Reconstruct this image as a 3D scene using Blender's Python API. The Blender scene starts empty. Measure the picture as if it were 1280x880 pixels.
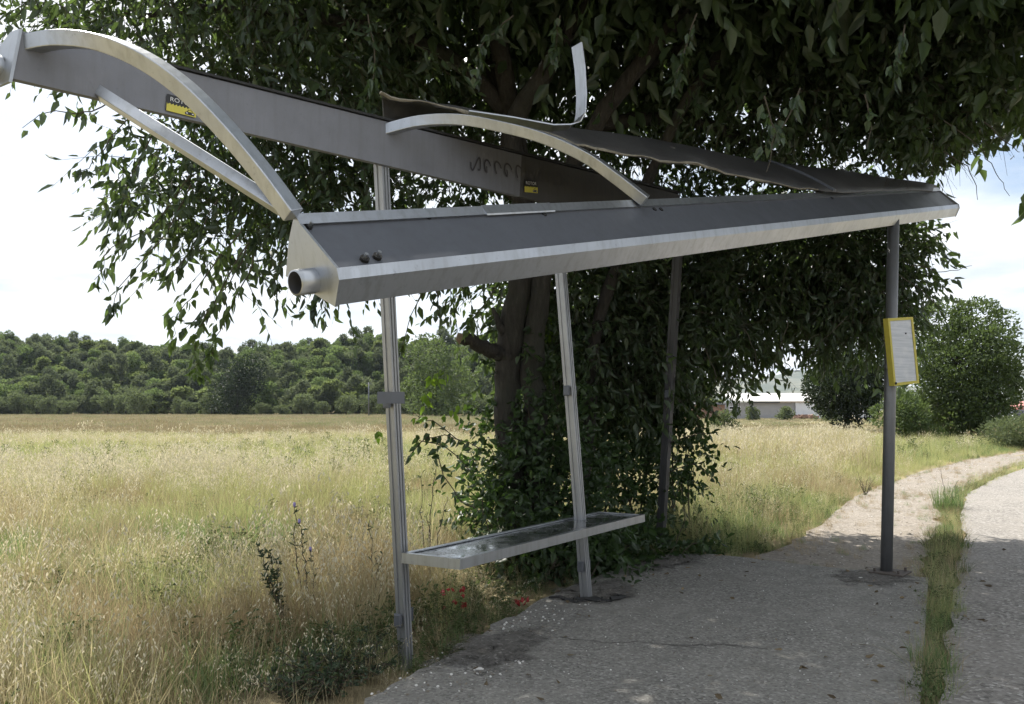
import bpy, math, random
import numpy as np
from mathutils import Vector, noise as mnoise
R = random.Random(7)
rng = np.random.default_rng(11)
S = bpy.context.scene
COL = S.collection

# ------------------------------------------------------------------ camera
F = 1040.0; H = 1.45; TH = math.atan(72 / F); CT, ST = math.cos(TH), math.sin(TH)
cam = bpy.data.cameras.new('camera'); cam.lens = F / 1280 * 36; cam.sensor_width = 36
cam.clip_start = .05; cam.clip_end = 9000
co = bpy.data.objects.new('camera', cam); COL.objects.link(co)
co.location = (0, 0, H); co.rotation_euler = (math.pi / 2 + TH, 0, 0); S.camera = co

def ray(px, py):
    a = (px - 640) / F; b = (440 - py) / F
    v = np.array([a, CT - b * ST, ST + b * CT]); return v / v[1]
def at(px, py, Y): return np.array([0, 0, H]) + ray(px, py) * Y
def gp(px, py, z=0.0):
    r = ray(px, py); return np.array([0, 0, H]) + r * ((z - H) / r[2])
def onplane(px, py, P, n):
    r = ray(px, py); o = np.array([0, 0, H]); return o + r * (((P - o) @ n) / (r @ n))
def unit(v):
    v = np.asarray(v, float); return v / np.linalg.norm(v)

# ------------------------------------------------------------------ materials
def new_mat(name):
    m = bpy.data.materials.new(name); m.use_nodes = True; nt = m.node_tree
    return m, nt, nt.nodes['Principled BSDF'], nt.nodes['Material Output']
def N(nt, t, **kw):
    n = nt.nodes.new(t)
    for k, v in kw.items():
        if k in n.inputs.keys(): n.inputs[k].default_value = v
        else: setattr(n, k, v)
    return n
def ramp(nt, fac, stops, interp='LINEAR'):
    n = nt.nodes.new('ShaderNodeValToRGB'); n.color_ramp.interpolation = interp
    el = n.color_ramp.elements
    while len(el) < len(stops): el.new(.5)
    for e, (p, c) in zip(el, stops): e.position = p; e.color = (*c, 1) if len(c) == 3 else c
    nt.links.new(fac, n.inputs['Fac']); return n.outputs['Color']
def texco(nt, obj=True): return N(nt, 'ShaderNodeTexCoord').outputs['Object']
def worldpos(nt): return N(nt, 'ShaderNodeNewGeometry').outputs['Position']
def noise_n(nt, vec, scale, detail=5, rough=.6):
    n = N(nt, 'ShaderNodeTexNoise'); n.inputs['Scale'].default_value = scale
    n.inputs['Detail'].default_value = detail; n.inputs['Roughness'].default_value = rough
    nt.links.new(vec, n.inputs['Vector']); return n.outputs['Fac']
def mixc(nt, fac, a, b, mode='MIX'):
    n = nt.nodes.new('ShaderNodeMix'); n.data_type = 'RGBA'; n.blend_type = mode
    for sock, v in ((n.inputs[0], fac), (n.inputs[6], a), (n.inputs[7], b)):
        if hasattr(v, 'links'): nt.links.new(v, sock)
        elif isinstance(v, (int, float)): sock.default_value = v
        else: sock.default_value = (*v, 1)
    return n.outputs[2]
def bump(nt, p, h, strength=.4, dist=.01):
    b = nt.nodes.new('ShaderNodeBump'); b.inputs['Strength'].default_value = strength
    b.inputs['Distance'].default_value = dist
    nt.links.new(h, b.inputs['Height']); nt.links.new(b.outputs['Normal'], p.inputs['Normal'])

def metal(name, col, metallic=.55, rough=.42, dirt=.25, streak=1.0):
    m, nt, p, o = new_mat(name); v = worldpos(nt)
    n1 = noise_n(nt, v, 3.0, 6, .65); n2 = noise_n(nt, v, 45, 4, .6)
    mp = N(nt, 'ShaderNodeMapping'); mp.inputs['Scale'].default_value = (14, 14, 1.2); nt.links.new(v, mp.inputs['Vector'])
    n3 = noise_n(nt, mp.outputs[0], 2.0, 5, .6)
    d = tuple(c * .55 for c in col); e = (col[0] * .72, col[1] * .71, col[2] * .68)
    a = mixc(nt, ramp(nt, n1, [(.35, (0, 0, 0)), (.75, (1, 1, 1))]), col, tuple(c * .8 for c in col))
    a = mixc(nt, ramp(nt, n3, [(.48, (0, 0, 0)), (.72, (min(1, dirt * 1.7),) * 3)]), a, e)
    a = mixc(nt, ramp(nt, n2, [(.62, (0, 0, 0)), (.72, (dirt,) * 3)]), a, d)
    nt.links.new(a, p.inputs['Base Color']); p.inputs['Metallic'].default_value = metallic
    r = N(nt, 'ShaderNodeMapRange'); r.inputs['To Min'].default_value = rough - .08; r.inputs['To Max'].default_value = rough + .18
    nt.links.new(n1, r.inputs['Value']); nt.links.new(r.outputs[0], p.inputs['Roughness'])
    bump(nt, p, n2, .08, .002)
    return m
def plain(name, col, rough=.6, metallic=0, var=.2, scale=20):
    m, nt, p, o = new_mat(name); v = worldpos(nt)
    n = noise_n(nt, v, scale)
    a = mixc(nt, n, tuple(c * (1 - var) for c in col), tuple(min(1, c * (1 + var)) for c in col))
    nt.links.new(a, p.inputs['Base Color']); p.inputs['Roughness'].default_value = rough; p.inputs['Metallic'].default_value = metallic
    return m
def leafmat(name, dark, light, trans, tw=.35, rough=.45, worldvar=0.0, spec=.4, inst=False):
    m, nt, p, o = new_mat(name)
    at_ = N(nt, 'ShaderNodeAttribute'); at_.attribute_name = 'var'
    fac = at_.outputs['Fac']
    if inst:
        oi = N(nt, 'ShaderNodeObjectInfo'); mm = N(nt, 'ShaderNodeMath', operation='MULTIPLY_ADD')
        nt.links.new(oi.outputs['Random'], mm.inputs[0]); mm.inputs[1].default_value = .6
        m2 = N(nt, 'ShaderNodeMath', operation='MULTIPLY'); nt.links.new(fac, m2.inputs[0]); m2.inputs[1].default_value = .4
        nt.links.new(m2.outputs[0], mm.inputs[2]); fac = mm.outputs[0]
    c = ramp(nt, fac, [(0, dark), (1, light)])
    if worldvar:
        n = noise_n(nt, worldpos(nt), worldvar, 3)
        c = mixc(nt, ramp(nt, n, [(.35, (0, 0, 0)), (.7, (.75,) * 3)]), c, tuple(x * .5 for x in dark))
    nt.links.new(c, p.inputs['Base Color']); p.inputs['Roughness'].default_value = rough
    p.inputs['Specular IOR Level'].default_value = spec
    t = N(nt, 'ShaderNodeBsdfTranslucent'); tc = ramp(nt, fac, [(0, tuple(x * .6 for x in trans)), (1, trans)])
    nt.links.new(tc, t.inputs['Color'])
    mx = N(nt, 'ShaderNodeMixShader'); mx.inputs[0].default_value = tw
    nt.links.new(p.outputs[0], mx.inputs[1]); nt.links.new(t.outputs[0], mx.inputs[2]); nt.links.new(mx.outputs[0], o.inputs['Surface'])
    return m

M = {}
M['alu'] = metal('weathered_aluminium', (.44, .46, .49), .9, .31, .5)
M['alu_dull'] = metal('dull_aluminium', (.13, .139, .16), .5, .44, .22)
M['alu_dark'] = metal('dark_aluminium', (.12, .12, .125), .4, .5, .35)
M['post'] = metal('post_aluminium', (.36, .37, .385), .7, .4, .35)
M['dark_post'] = metal('dark_painted_tube', (.2, .205, .215), .5, .42, .45)
M['rear_post'] = metal('shade_darkened_grimy_post', (.075, .075, .08), .3, .5, .4)  # post metal with its base colour darkened for the shade it stands in
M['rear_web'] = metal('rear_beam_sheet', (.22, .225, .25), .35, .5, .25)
M['rear_shade'] = metal('shade_toned_beam_sheet', (.085, .082, .08), .25, .6, .4)  # rear beam sheet with the deep shade under the roof put into its colour
M['rusty'] = plain('rusty_plate', (.085, .07, .06), .85, 0, .4, 25)
M['rubber'] = plain('black_rubber', (.02, .02, .02), .7)
M['hole'] = plain('drilled_hole', (.01, .01, .01), .8)
M['bark'] = None
def bark():
    m, nt, p, o = new_mat('bark'); v = worldpos(nt)
    mp = N(nt, 'ShaderNodeMapping'); mp.inputs['Scale'].default_value = (9, 9, 2.2); nt.links.new(v, mp.inputs['Vector'])
    n1 = noise_n(nt, mp.outputs[0], 3.0, 8, .7); n2 = noise_n(nt, v, 1.2, 3)
    c = ramp(nt, n1, [(.3, (.014, .012, .010)), (.55, (.038, .033, .028)), (.75, (.075, .067, .059))])
    c = mixc(nt, ramp(nt, n2, [(.45, (0, 0, 0)), (.7, (.5,) * 3)]), c, (.05, .06, .04))
    nt.links.new(c, p.inputs['Base Color']); p.inputs['Roughness'].default_value = .9
    bump(nt, p, n1, .9, .03); return m
M['bark'] = bark()
M['cut_wood'] = plain('weathered_broken_wood', (.2, .15, .1), .8, 0, .4, 30)
M['twig'] = plain('twig_bark', (.055, .045, .03), .8)
M['leaf'] = leafmat('tree_leaf', (.026, .044, .026), (.08, .118, .06), (.14, .22, .05), .36, .36, 0, .55)
M['leaf_backlit'] = leafmat('backlit_leaf', (.09, .17, .02), (.16, .27, .03), (.32, .5, .05), .5)  # brighter leaf colours stand for sunlight coming through from behind
M['leaf_shrub'] = leafmat('shrub_leaf', (.018, .034, .015), (.05, .085, .03), (.09, .17, .03), .3)
M['leaf_far'] = leafmat('far_tree_leaf', (.05, .08, .032), (.125, .165, .07), (.16, .23, .06), .36, .6, .35, .2)
M['leaf_dense'] = leafmat('dense_dark_leaf', (.016, .028, .014), (.04, .06, .026), (.04, .07, .02), .2, .6, .5, .2)
M['leaf_wood'] = leafmat('woodland_leaf', (.055, .092, .036), (.17, .22, .09), (.2, .28, .09), .42, .7, .035, .15, True)
M['leaf_edge'] = leafmat('edge_bush_leaf', (.09, .12, .065), (.19, .22, .125), (.18, .23, .09), .38, .7, .3, .15)
M['straw'] = leafmat('dry_straw', (.33, .27, .16), (.56, .50, .34), (.56, .49, .27), .52, .6, 0, .25, True)
M['oat'] = leafmat('oat_spikelet', (.55, .49, .34), (.76, .71, .55), (.62, .56, .4), .45, .5, 0, .25, True)
M['fine'] = leafmat('fine_dry_grass', (.19, .14, .085), (.42, .335, .205), (.45, .36, .2), .45, .65, 0, .2, True)
M['green'] = leafmat('green_grass', (.085, .14, .06), (.22, .30, .14), (.24, .36, .11), .45, .5, 0, .3, True)
M['olive'] = leafmat('olive_weed', (.05, .075, .03), (.12, .15, .06), (.13, .18, .05), .3, .6, 0, .25, True)
M['pale'] = leafmat('pale_green_grass', (.27, .29, .125), (.46, .47, .25), (.48, .5, .2), .5, .55, 0, .25, True)
M['weed'] = leafmat('dark_weed_leaf', (.025, .042, .024), (.07, .1, .055), (.08, .13, .04), .25, .5, 0, .3)
M['lilac'] = plain('lilac_petal', (.25, .2, .42), .6)
M['red'] = plain('faded_red_plastic', (.26, .014, .014), .5, 0, .35, 60)
M['litter'] = plain('white_litter', (.62, .6, .57), .7)

def aggregate(name, base, lightc, darkc, tint, sc=110, patchc=(.1, .095, .085), stain=None):
    m, nt, p, o = new_mat(name); v = worldpos(nt)
    vo = N(nt, 'ShaderNodeTexVoronoi'); vo.inputs['Scale'].default_value = sc; nt.links.new(v, vo.inputs['Vector'])
    sep = N(nt, 'ShaderNodeSeparateColor'); nt.links.new(vo.outputs['Color'], sep.inputs[0])
    stones = ramp(nt, sep.outputs[0], [(0, darkc), (.45, base), (.8, base), (1, lightc)])
    grit = noise_n(nt, v, 260, 3, .7)
    c = mixc(nt, ramp(nt, grit, [(.3, (.0,) * 3), (.7, (.55,) * 3)]), stones, tuple(b * .8 for b in base))
    big = noise_n(nt, v, .9, 6, .65); mid = noise_n(nt, v, 4.5, 5, .6)
    c = mixc(nt, ramp(nt, big, [(.38, (0, 0, 0)), (.66, (.55,) * 3)]), c, tint)
    c = mixc(nt, ramp(nt, mid, [(.5, (0, 0, 0)), (.72, (.6,) * 3)]), c, patchc)
    nt.links.new(c, p.inputs['Base Color']); p.inputs['Roughness'].default_value = .9
    p.inputs['Specular IOR Level'].default_value = .25
    h = N(nt, 'ShaderNodeMath', operation='ADD'); nt.links.new(vo.outputs['Distance'], h.inputs[0]); nt.links.new(grit, h.inputs[1])
    bump(nt, p, h.outputs[0], .7, .006); return m
M['slab'] = aggregate('slab_concrete', (.225, .217, .198), (.45, .435, .405), (.065, .062, .057), (.27, .26, .235), 70, (.145, .139, .126))
M['road'] = aggregate('worn_road', (.245, .23, .21), (.52, .5, .47), (.065, .06, .055), (.28, .26, .235), 50, (.205, .19, .17))
M['path'] = aggregate('gravel', (.25, .222, .19), (.42, .39, .35), (.11, .10, .085), (.28, .245, .20), 42, (.175, .15, .11))
M['soil'] = aggregate('dirt', (.125, .118, .108), (.34, .32, .3), (.05, .046, .042), (.16, .15, .135), 60, (.095, .088, .078))

def field_mat():
    m, nt, p, o = new_mat('field_soil'); v = worldpos(nt)
    a = noise_n(nt, v, .05, 5); b = noise_n(nt, v, .6, 6, .65); g = noise_n(nt, v, 9, 5, .7)
    mp = N(nt, 'ShaderNodeMapping'); mp.inputs['Scale'].default_value = (.012, .06, 1); nt.links.new(v, mp.inputs['Vector'])
    band = noise_n(nt, mp.outputs[0], 1.0, 4)
    c = ramp(nt, a, [(.35, (.21, .18, .11)), (.5, (.28, .235, .15)), (.65, (.19, .19, .10))])
    c = mixc(nt, ramp(nt, band, [(.4, (0, 0, 0)), (.62, (.8,) * 3)]), c, (.30, .26, .14))
    c = mixc(nt, ramp(nt, b, [(.45, (0, 0, 0)), (.7, (.5,) * 3)]), c, (.13, .10, .055))
    c = mixc(nt, ramp(nt, g, [(.45, (0, 0, 0)), (.75, (.6,) * 3)]), c, (.09, .07, .04))
    nt.links.new(c, p.inputs['Base Color']); p.inputs['Roughness'].default_value = 1; p.inputs['Specular IOR Level'].default_value = .1
    bump(nt, p, g, .8, .04); return m
M['field'] = field_mat()

# ------------------------------------------------------------------ mesh tools
class MB:
    def __init__(s): s.v = []; s.f = []; s.m = []
    def add(s, vs, fs, mi=0):
        o = len(s.v); s.v += [tuple(map(float, p)) for p in vs]
        s.f += [tuple(i + o for i in f) for f in fs]; s.m += [mi] * len(fs)
    def loft(s, secs, mi=0, closed=True, caps=True):
        n = len(secs[0]); vs = [p for sec in secs for p in sec]; fs = []
        for k in range(len(secs) - 1):
            for i in range(n if closed else n - 1):
                j = (i + 1) % n; fs.append((k * n + i, k * n + j, (k + 1) * n + j, (k + 1) * n + i))
        if caps and closed: fs.append(tuple(range(n))[::-1]); fs.append(tuple((len(secs) - 1) * n + i for i in range(n)))
        s.add(vs, fs, mi)
    def tube(s, pts, rad, n=8, mi=0, caps=True, wob=0):
        pts = [np.asarray(p, float) for p in pts]
        if not hasattr(rad, '__len__'): rad = [rad] * len(pts)
        up = np.array([.31, .17, .93]); secs = []
        t0 = unit(pts[1] - pts[0]); side = unit(np.cross(t0, up if abs(t0 @ unit(up)) < .9 else [1, 0, 0]))
        for i, p in enumerate(pts):
            t = unit(pts[min(i + 1, len(pts) - 1)] - pts[max(i - 1, 0)])
            side = unit(side - t * (side @ t)); b = np.cross(t, side)
            secs.append([p + (side * math.cos(a) + b * math.sin(a)) * rad[i] * (1 + (R.uniform(-wob, wob) if wob else 0))
                         for a in (2 * math.pi * k / n for k in range(n))])
        s.loft(secs, mi, True, caps)
    def box(s, c, ax, half, mi=0):
        c = np.asarray(c, float); ax = [unit(a) for a in ax]
        vs = [c + ax[0] * half[0] * i + ax[1] * half[1] * j + ax[2] * half[2] * k for i in (-1, 1) for j in (-1, 1) for k in (-1, 1)]
        s.add(vs, [(0, 1, 3, 2), (4, 6, 7, 5), (0, 4, 5, 1), (2, 3, 7, 6), (0, 2, 6, 4), (1, 5, 7, 3)], mi)
    def build(s, name, mats, parent=None, smooth=False, bevel=0):
        return mk(name, s.v, s.f, mats, parent, smooth, s.m, bevel)
def rootloc(p):
    while p is not None and p.parent is not None: p = p.parent
    return np.array(p.location) if p is not None else np.zeros(3)
def link(o, parent=None):
    COL.objects.link(o)
    if parent is not None: o.parent = parent
    return o
def mk(name, v, f, mats, parent=None, smooth=False, mi=None, bevel=0, hide=False, origin=None):
    me = bpy.data.meshes.new(name); v = np.asarray(v, float)
    if parent is not None: v = v - rootloc(parent)
    if origin is not None: v = v - np.asarray(origin)
    me.from_pydata(v.tolist(), [], f)
    for m in (mats if isinstance(mats, (list, tuple)) else [mats]): me.materials.append(m)
    if mi is not None: me.polygons.foreach_set('material_index', mi)
    if smooth: me.polygons.foreach_set('use_smooth', [True] * len(me.polygons))
    me.update(); o = bpy.data.objects.new(name, me)
    if not hide: link(o, parent)
    if origin is not None: o.location = origin
    if bevel:
        b = o.modifiers.new('bevel', 'BEVEL'); b.width = bevel; b.segments = 2; b.limit_method = 'ANGLE'; b.angle_limit = math.radians(40)
    return o
def fast_mesh(name, v, quads, mats, var=None, parent=None, mi=None, hide=False, tris=None):
    """numpy verts (n,3) and quads (m,4)"""
    v = np.asarray(v, np.float32)
    if parent is not None: v = v - rootloc(parent).astype(np.float32)
    me = bpy.data.meshes.new(name); q = np.asarray(quads, np.int32)
    me.vertices.add(len(v)); me.vertices.foreach_set('co', np.ascontiguousarray(v).ravel())
    k = q.shape[1]
    me.loops.add(q.size); me.loops.foreach_set('vertex_index', q.ravel())
    me.polygons.add(len(q)); me.polygons.foreach_set('loop_start', np.arange(0, q.size, k, dtype=np.int32))
    for m in (mats if isinstance(mats, (list, tuple)) else [mats]): me.materials.append(m)
    if mi is not None: me.polygons.foreach_set('material_index', np.asarray(mi, np.int32))
    if var is not None:
        a = me.attributes.new('var', 'FLOAT', 'POINT'); a.data.foreach_set('value', np.asarray(var, np.float32))
    me.update(calc_edges=True); me.validate()
    o = bpy.data.objects.new(name, me)
    if not hide: link(o, parent)
    return o
def tag(o, label=None, cat=None, group=None, kind=None):
    if label: o['label'] = label
    if cat: o['category'] = cat
    if group: o['group'] = group
    if kind: o['kind'] = kind
    return o
def empty(name, loc):
    o = bpy.data.objects.new(name, None); o.location = [float(x) for x in loc]; o.empty_display_size = .2; COL.objects.link(o)
    return o

# ------------------------------------------------------------------ leaf builders (numpy)
def nrm(a): return a / (np.linalg.norm(a, axis=-1, keepdims=True) + 1e-9)
def leaves(P, D, L, W, fold=.18, var=None):
    """ovate pointed leaves: base P, tip direction D, length L, width W -> 7 verts / 4 quads-as-quads"""
    n = len(P); D = nrm(D); rnd = rng.normal(size=(n, 3)); side = nrm(np.cross(D, rnd)); nor = np.cross(side, D)
    L = np.broadcast_to(L, (n,))[:, None]; W = np.broadcast_to(W, (n,))[:, None]
    curl = rng.uniform(-.05, .2, (n, 1))
    b = P; t = P + D * L - nor * L * curl * 1.2
    def e(u, w, s): return P + D * L * u + side * W * w * s + nor * (W * fold - L * curl * u * u)
    l1, l2, r1, r2 = e(.28, .46, 1), e(.66, .30, 1), e(.28, .46, -1), e(.66, .30, -1)
    V = np.stack([b, l1, l2, t, r2, r1], 1).reshape(-1, 3)
    o = (np.arange(n) * 6)[:, None]
    Q = np.concatenate([o + np.array([[0, 1, 2, 3]]), o + np.array([[0, 3, 4, 5]])], 0)
    va = (rng.random(n) if var is None else var)
    return V, Q, np.repeat(va, 6)
def ribbons(P, D, L, W):
    """thin 3-point twigs as crossed ribbons"""
    n = len(P); D = nrm(D); side = nrm(np.cross(D, rng.normal(size=(n, 3)))); s2 = np.cross(D, side)
    L = np.broadcast_to(L, (n,))[:, None]; out = []; qs = []; k = 0
    for sd in (side, s2):
        V = np.stack([P - sd * W, P + sd * W, P + D * L * .5 - [0, 0, .055] * L - sd * W * .7, P + D * L * .5 - [0, 0, .055] * L + sd * W * .7,
                      P + D * L - [0, 0, .22] * L - sd * W * .3, P + D * L - [0, 0, .22] * L + sd * W * .3], 1).reshape(-1, 3)
        o = (np.arange(n) * 6)[:, None] + k
        qs += [o + np.array([[0, 1, 3, 2]]), o + np.array([[2, 3, 5, 4]])]; out.append(V); k += len(V)
    return np.concatenate(out), np.concatenate(qs)
def in_ellipsoid(n, c, r, shell=0.0):
    d = nrm(rng.normal(size=(n, 3))); u = rng.random((n, 1)) ** (1 / 3)
    if shell: u = 1 - (1 - u) * (1 - shell)
    return np.asarray(c) + d * u * np.asarray(r)
def join(parts):
    V, Q, A, k = [], [], [], 0
    for v, q, a in parts: V.append(v); Q.append(q + k); A.append(a); k += len(v)
    return np.concatenate(V), np.concatenate(Q), np.concatenate(A)
def twig_leaves(starts, dirs, tl, M_, L, W, droop=.75, jit=.55):
    n = len(starts); k = (np.arange(M_) + .6) / M_
    tl = np.broadcast_to(tl, (n,))
    P = starts[:, None, :] + nrm(dirs)[:, None, :] * tl[:, None, None] * k[None, :, None]
    P[:, :, 2] -= (tl[:, None] * .22) * k[None] ** 2
    P = P.reshape(-1, 3); D = np.repeat(nrm(dirs), M_, 0) * .55 + rng.normal(size=(n * M_, 3)) * jit + np.array([0, 0, -droop])
    keep = rng.random(len(P)) < .9
    P, D = P[keep], D[keep]; m = len(P)
    ll = L * rng.uniform(.45, 1.32, m); ww = ll * W / L * rng.uniform(.85, 1.15, m)
    base = np.repeat(rng.random(n), M_)[keep]
    return leaves(P, D, ll, ww, var=np.clip(base * .6 + rng.random(m) * .4, 0, 1))

# ================================================================== SETTING
def inpoly(x, y, poly):
    x = np.asarray(x); y = np.asarray(y); r = np.zeros(x.shape, bool); n = len(poly); j = n - 1
    for i in range(n):
        xi, yi = poly[i][:2]; xj, yj = poly[j][:2]
        c = ((yi > y) != (yj > y)) & (x < (xj - xi) * (y - yi) / (yj - yi + 1e-12) + xi); r ^= c; j = i
    return r
GZ = -.09
def gh(x, y):
    x = np.asarray(x, float); y = np.asarray(y, float)
    rise = np.clip((y - 50) / 130, 0, 1); rise = rise * rise * (3 - 2 * rise)
    rise = rise * np.clip(.5 - x / 20, 0, 1)
    return GZ + .02 * np.sin(x * 1.3 + y * .7) + .03 * np.sin(x * .23 - y * .31) * np.clip((np.hypot(x, y) - 8) / 10, 0, 1) + rise * .35
def grid(name, xs, ys, zf, mat):
    X, Y = np.meshgrid(xs, ys); Z = zf(X, Y); nx, ny = len(xs), len(ys)
    V = np.stack([X, Y, Z], -1).reshape(-1, 3)
    i = np.arange(ny - 1)[:, None] * nx + np.arange(nx - 1)[None]; i = i.ravel()
    o = fast_mesh(name, V, np.stack([i, i + 1, i + nx + 1, i + nx], 1), mat)
    o.data.polygons.foreach_set('use_smooth', [True] * len(o.data.polygons)); return o
def stretch(a, b, n, p): t = np.linspace(-1, 1, n); t = np.sign(t) * np.abs(t) ** p; return np.where(t < 0, -t * a, t * b)
tag(grid('ground', stretch(-3200, 3200, 181, 4), np.concatenate([np.linspace(-60, 0, 10)[:-1], (np.linspace(0, 1, 150) ** 3) * 3000]), gh, M['field']), kind='structure')

# concrete pad of the stop
sa, sb = gp(1160, 722), gp(1150, 880); sdir = unit(sa - sb); slef = gp(640, 770)
sfar = gp(868, 690); near_r = sb - sdir * 4.0; near_l = gp(440, 880) - sdir * 4
lft = [gp(440, 884), gp(482, 862), gp(540, 832), gp(578, 818), gp(602, 790), gp(640, 769), gp(700, 738), gp(790, 704), sfar]
outline = [near_r, sb, sa]
for k in range(1, 12):
    t = k / 12; q = sa * (1 - t) + sfar * t; q = q + np.array([R.uniform(-.02, .02), R.uniform(-.025, .025), 0]); outline.append(q)
prev = sfar
for q in lft[::-1] + [near_l]:
    for k in range(1, 6):
        if np.linalg.norm(q - prev) > .01:
            w = prev + (q - prev) * k / 5 + np.array([R.uniform(-.03, .03), R.uniform(-.03, .03), 0]); outline.append(w)
    prev = q
SLAB = [tuple(p[:2]) for p in outline]
mb = MB(); n = len(outline)
top = [(x, y, 0.0) for x, y in SLAB]; bot = [(x, y, -.2) for x, y in SLAB]
mb.add(top + bot, [tuple(range(n))] + [(i, n + i, n + (i + 1) % n, (i + 1) % n) for i in range(n)])
tag(mb.build('concrete_pavement', M['slab']), kind='structure')

def strip(name, L, Rr, z, mat, sub=6, jit=.05):
    def dense(a):
        out = []
        for p, q in zip(a[:-1], a[1:]):
            for k in range(sub): out.append(p + (q - p) * k / sub)
        out.append(a[-1]); return out
    a, b = dense(L), dense(Rr); vs = []; fs = []
    for i, (p, q) in enumerate(zip(a, b)):
        for t in (0, .25, .5, .75, 1):
            w = p * (1 - t) + q * t; e = jit if t in (0, 1) else 0
            vs.append((w[0] + R.uniform(-e, e), w[1] + R.uniform(-e, e), z))
    for i in range(len(a) - 1):
        for j in range(4): fs.append((i * 5 + j, i * 5 + j + 1, (i + 1) * 5 + j + 1, (i + 1) * 5 + j))
    tag(mk(name, vs, fs, mat), kind='structure')
    return [tuple(p[:2]) for p in a] + [tuple(p[:2]) for p in b[::-1]]
def g2(px, py): p = gp(px, py, -.03); return np.array([p[0], p[1], 0])
ROADL = [np.array([-.6, -1, 0]), g2(1175, 880), g2(1192, 760), g2(1204, 690), g2(1203, 640), g2(1208, 617), g2(1245, 598), g2(1290, 582), np.array([26., 36, 0]), np.array([60., 70, 0])]
ROADR = [p + np.array([w * .86, -w * .5, 0]) for p, w in zip(ROADL, [7, 7, 7, 7, 7, 8, 8, 9, 9, 9])]
ROADP = strip('road', ROADL, ROADR, -.028, M['road'], 8, .04)
PATHL = [g2(890, 700), g2(965, 690), g2(1030, 650), g2(1075, 616), g2(1135, 594), g2(1205, 575), g2(1290, 561)]
PATHR = [g2(1150, 726), g2(1163, 690), g2(1170, 655), g2(1176, 630), g2(1206, 607), g2(1262, 584), g2(1310, 570)]
PATHP = strip('gravel_path', PATHL, PATHR, -.045, M['path'], 8, .07)

# wooded hill and distant ridge
def hillh(x, y):
    t = np.clip((y - 172) / 75, 0, 1); t = t * t * (3 - 2 * t)
    fade = np.clip((70 - x) / 60, 0, 1); fade = fade * fade * (3 - 2 * fade)
    crest = 16.6 + 2.2 * np.sin(x * .035 + 1.9) + 1.2 * np.sin(x * .09) - .022 * (x + 110)
    return .1 + crest * t * fade - .5
tag(grid('hill', np.linspace(-330, 80, 60), np.linspace(165, 330, 30), hillh, M['field']), kind='structure')
def ridge_mat():
    m, nt, p, o = new_mat('dry_hillside'); v = worldpos(nt); a = noise_n(nt, v, .006, 6, .6); b = noise_n(nt, v, .03, 5, .7)
    c = ramp(nt, a, [(.4, (.17, .165, .12)), (.6, (.06, .075, .05))]); c = mixc(nt, ramp(nt, b, [(.5, (0, 0, 0)), (.6, (.8,) * 3)]), c, (.045, .06, .04))
    nt.links.new(c, p.inputs['Base Color']); p.inputs['Roughness'].default_value = 1; return m
def ridgeh(x, y):
    t = 1 - np.abs(y - 2550) / 650; t = np.clip(t, 0, 1) ** .8
    prof = np.interp(x, [-900, 300, 560, 700, 800, 950, 1100, 1300, 1500, 1800, 2400], [10, 60, 78, 105, 122, 130, 92, 70, 118, 145, 60])
    return -8 + prof * t * (1 + .06 * np.sin(x * .02 + y * .013))
tag(grid('distant_hills', np.linspace(-900, 2400, 90), np.linspace(1880, 3000, 30), ridgeh, ridge_mat()), kind='structure')

# ------------------------------------------------------------------ scatter (geometry nodes), only for stuff
def scatter(name, pts, idx, rot, scl, variants, kind='stuff'):
    coll = bpy.data.collections.new(name + '_variants')
    for v in variants: coll.objects.link(v)
    me = bpy.data.meshes.new(name); me.vertices.add(len(pts)); me.vertices.foreach_set('co', np.asarray(pts, np.float32).ravel())
    for an, ty, key, d in (('idx', 'INT', 'value', np.asarray(idx, np.int32)), ('rot', 'FLOAT_VECTOR', 'vector', np.asarray(rot, np.float32).ravel()),
                           ('scl', 'FLOAT_VECTOR', 'vector', np.asarray(scl, np.float32).ravel())):
        a = me.attributes.new(an, ty, 'POINT'); a.data.foreach_set(key, d)
    o = link(bpy.data.objects.new(name, me)); o['kind'] = kind
    ng = bpy.data.node_groups.new(name + '_nodes', 'GeometryNodeTree')
    ng.interface.new_socket('Geometry', in_out='INPUT', socket_type='NodeSocketGeometry')
    ng.interface.new_socket('Geometry', in_out='OUTPUT', socket_type='NodeSocketGeometry')
    gi = ng.nodes.new('NodeGroupInput'); go = ng.nodes.new('NodeGroupOutput'); ip = ng.nodes.new('GeometryNodeInstanceOnPoints')
    ci = ng.nodes.new('GeometryNodeCollectionInfo'); ci.inputs['Collection'].default_value = coll
    ci.inputs['Separate Children'].default_value = True; ci.inputs['Reset Children'].default_value = True
    ip.inputs['Pick Instance'].default_value = True
    def na(nm, ty):
        q = ng.nodes.new('GeometryNodeInputNamedAttribute'); q.data_type = ty; q.inputs['Name'].default_value = nm
        return [s for s in q.outputs if s.enabled and s.name == 'Attribute'][0]
    L = ng.links.new
    L(gi.outputs[0], ip.inputs['Points']); L(ci.outputs[0], ip.inputs['Instance']); L(na('idx', 'INT'), ip.inputs['Instance Index'])
    L(na('rot', 'FLOAT_VECTOR'), ip.inputs['Rotation']); L(na('scl', 'FLOAT_VECTOR'), ip.inputs['Scale']); L(ip.outputs[0], go.inputs[0])
    md = o.modifiers.new('scatter', 'NODES'); md.node_group = ng
    return o
VN = [0]
def hidden(name, V, Q, mats, var, mi=None):
    VN[0] += 1
    return fast_mesh('v%04d_%s' % (VN[0], name), V, Q, mats, var, hide=True, mi=mi)

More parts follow.
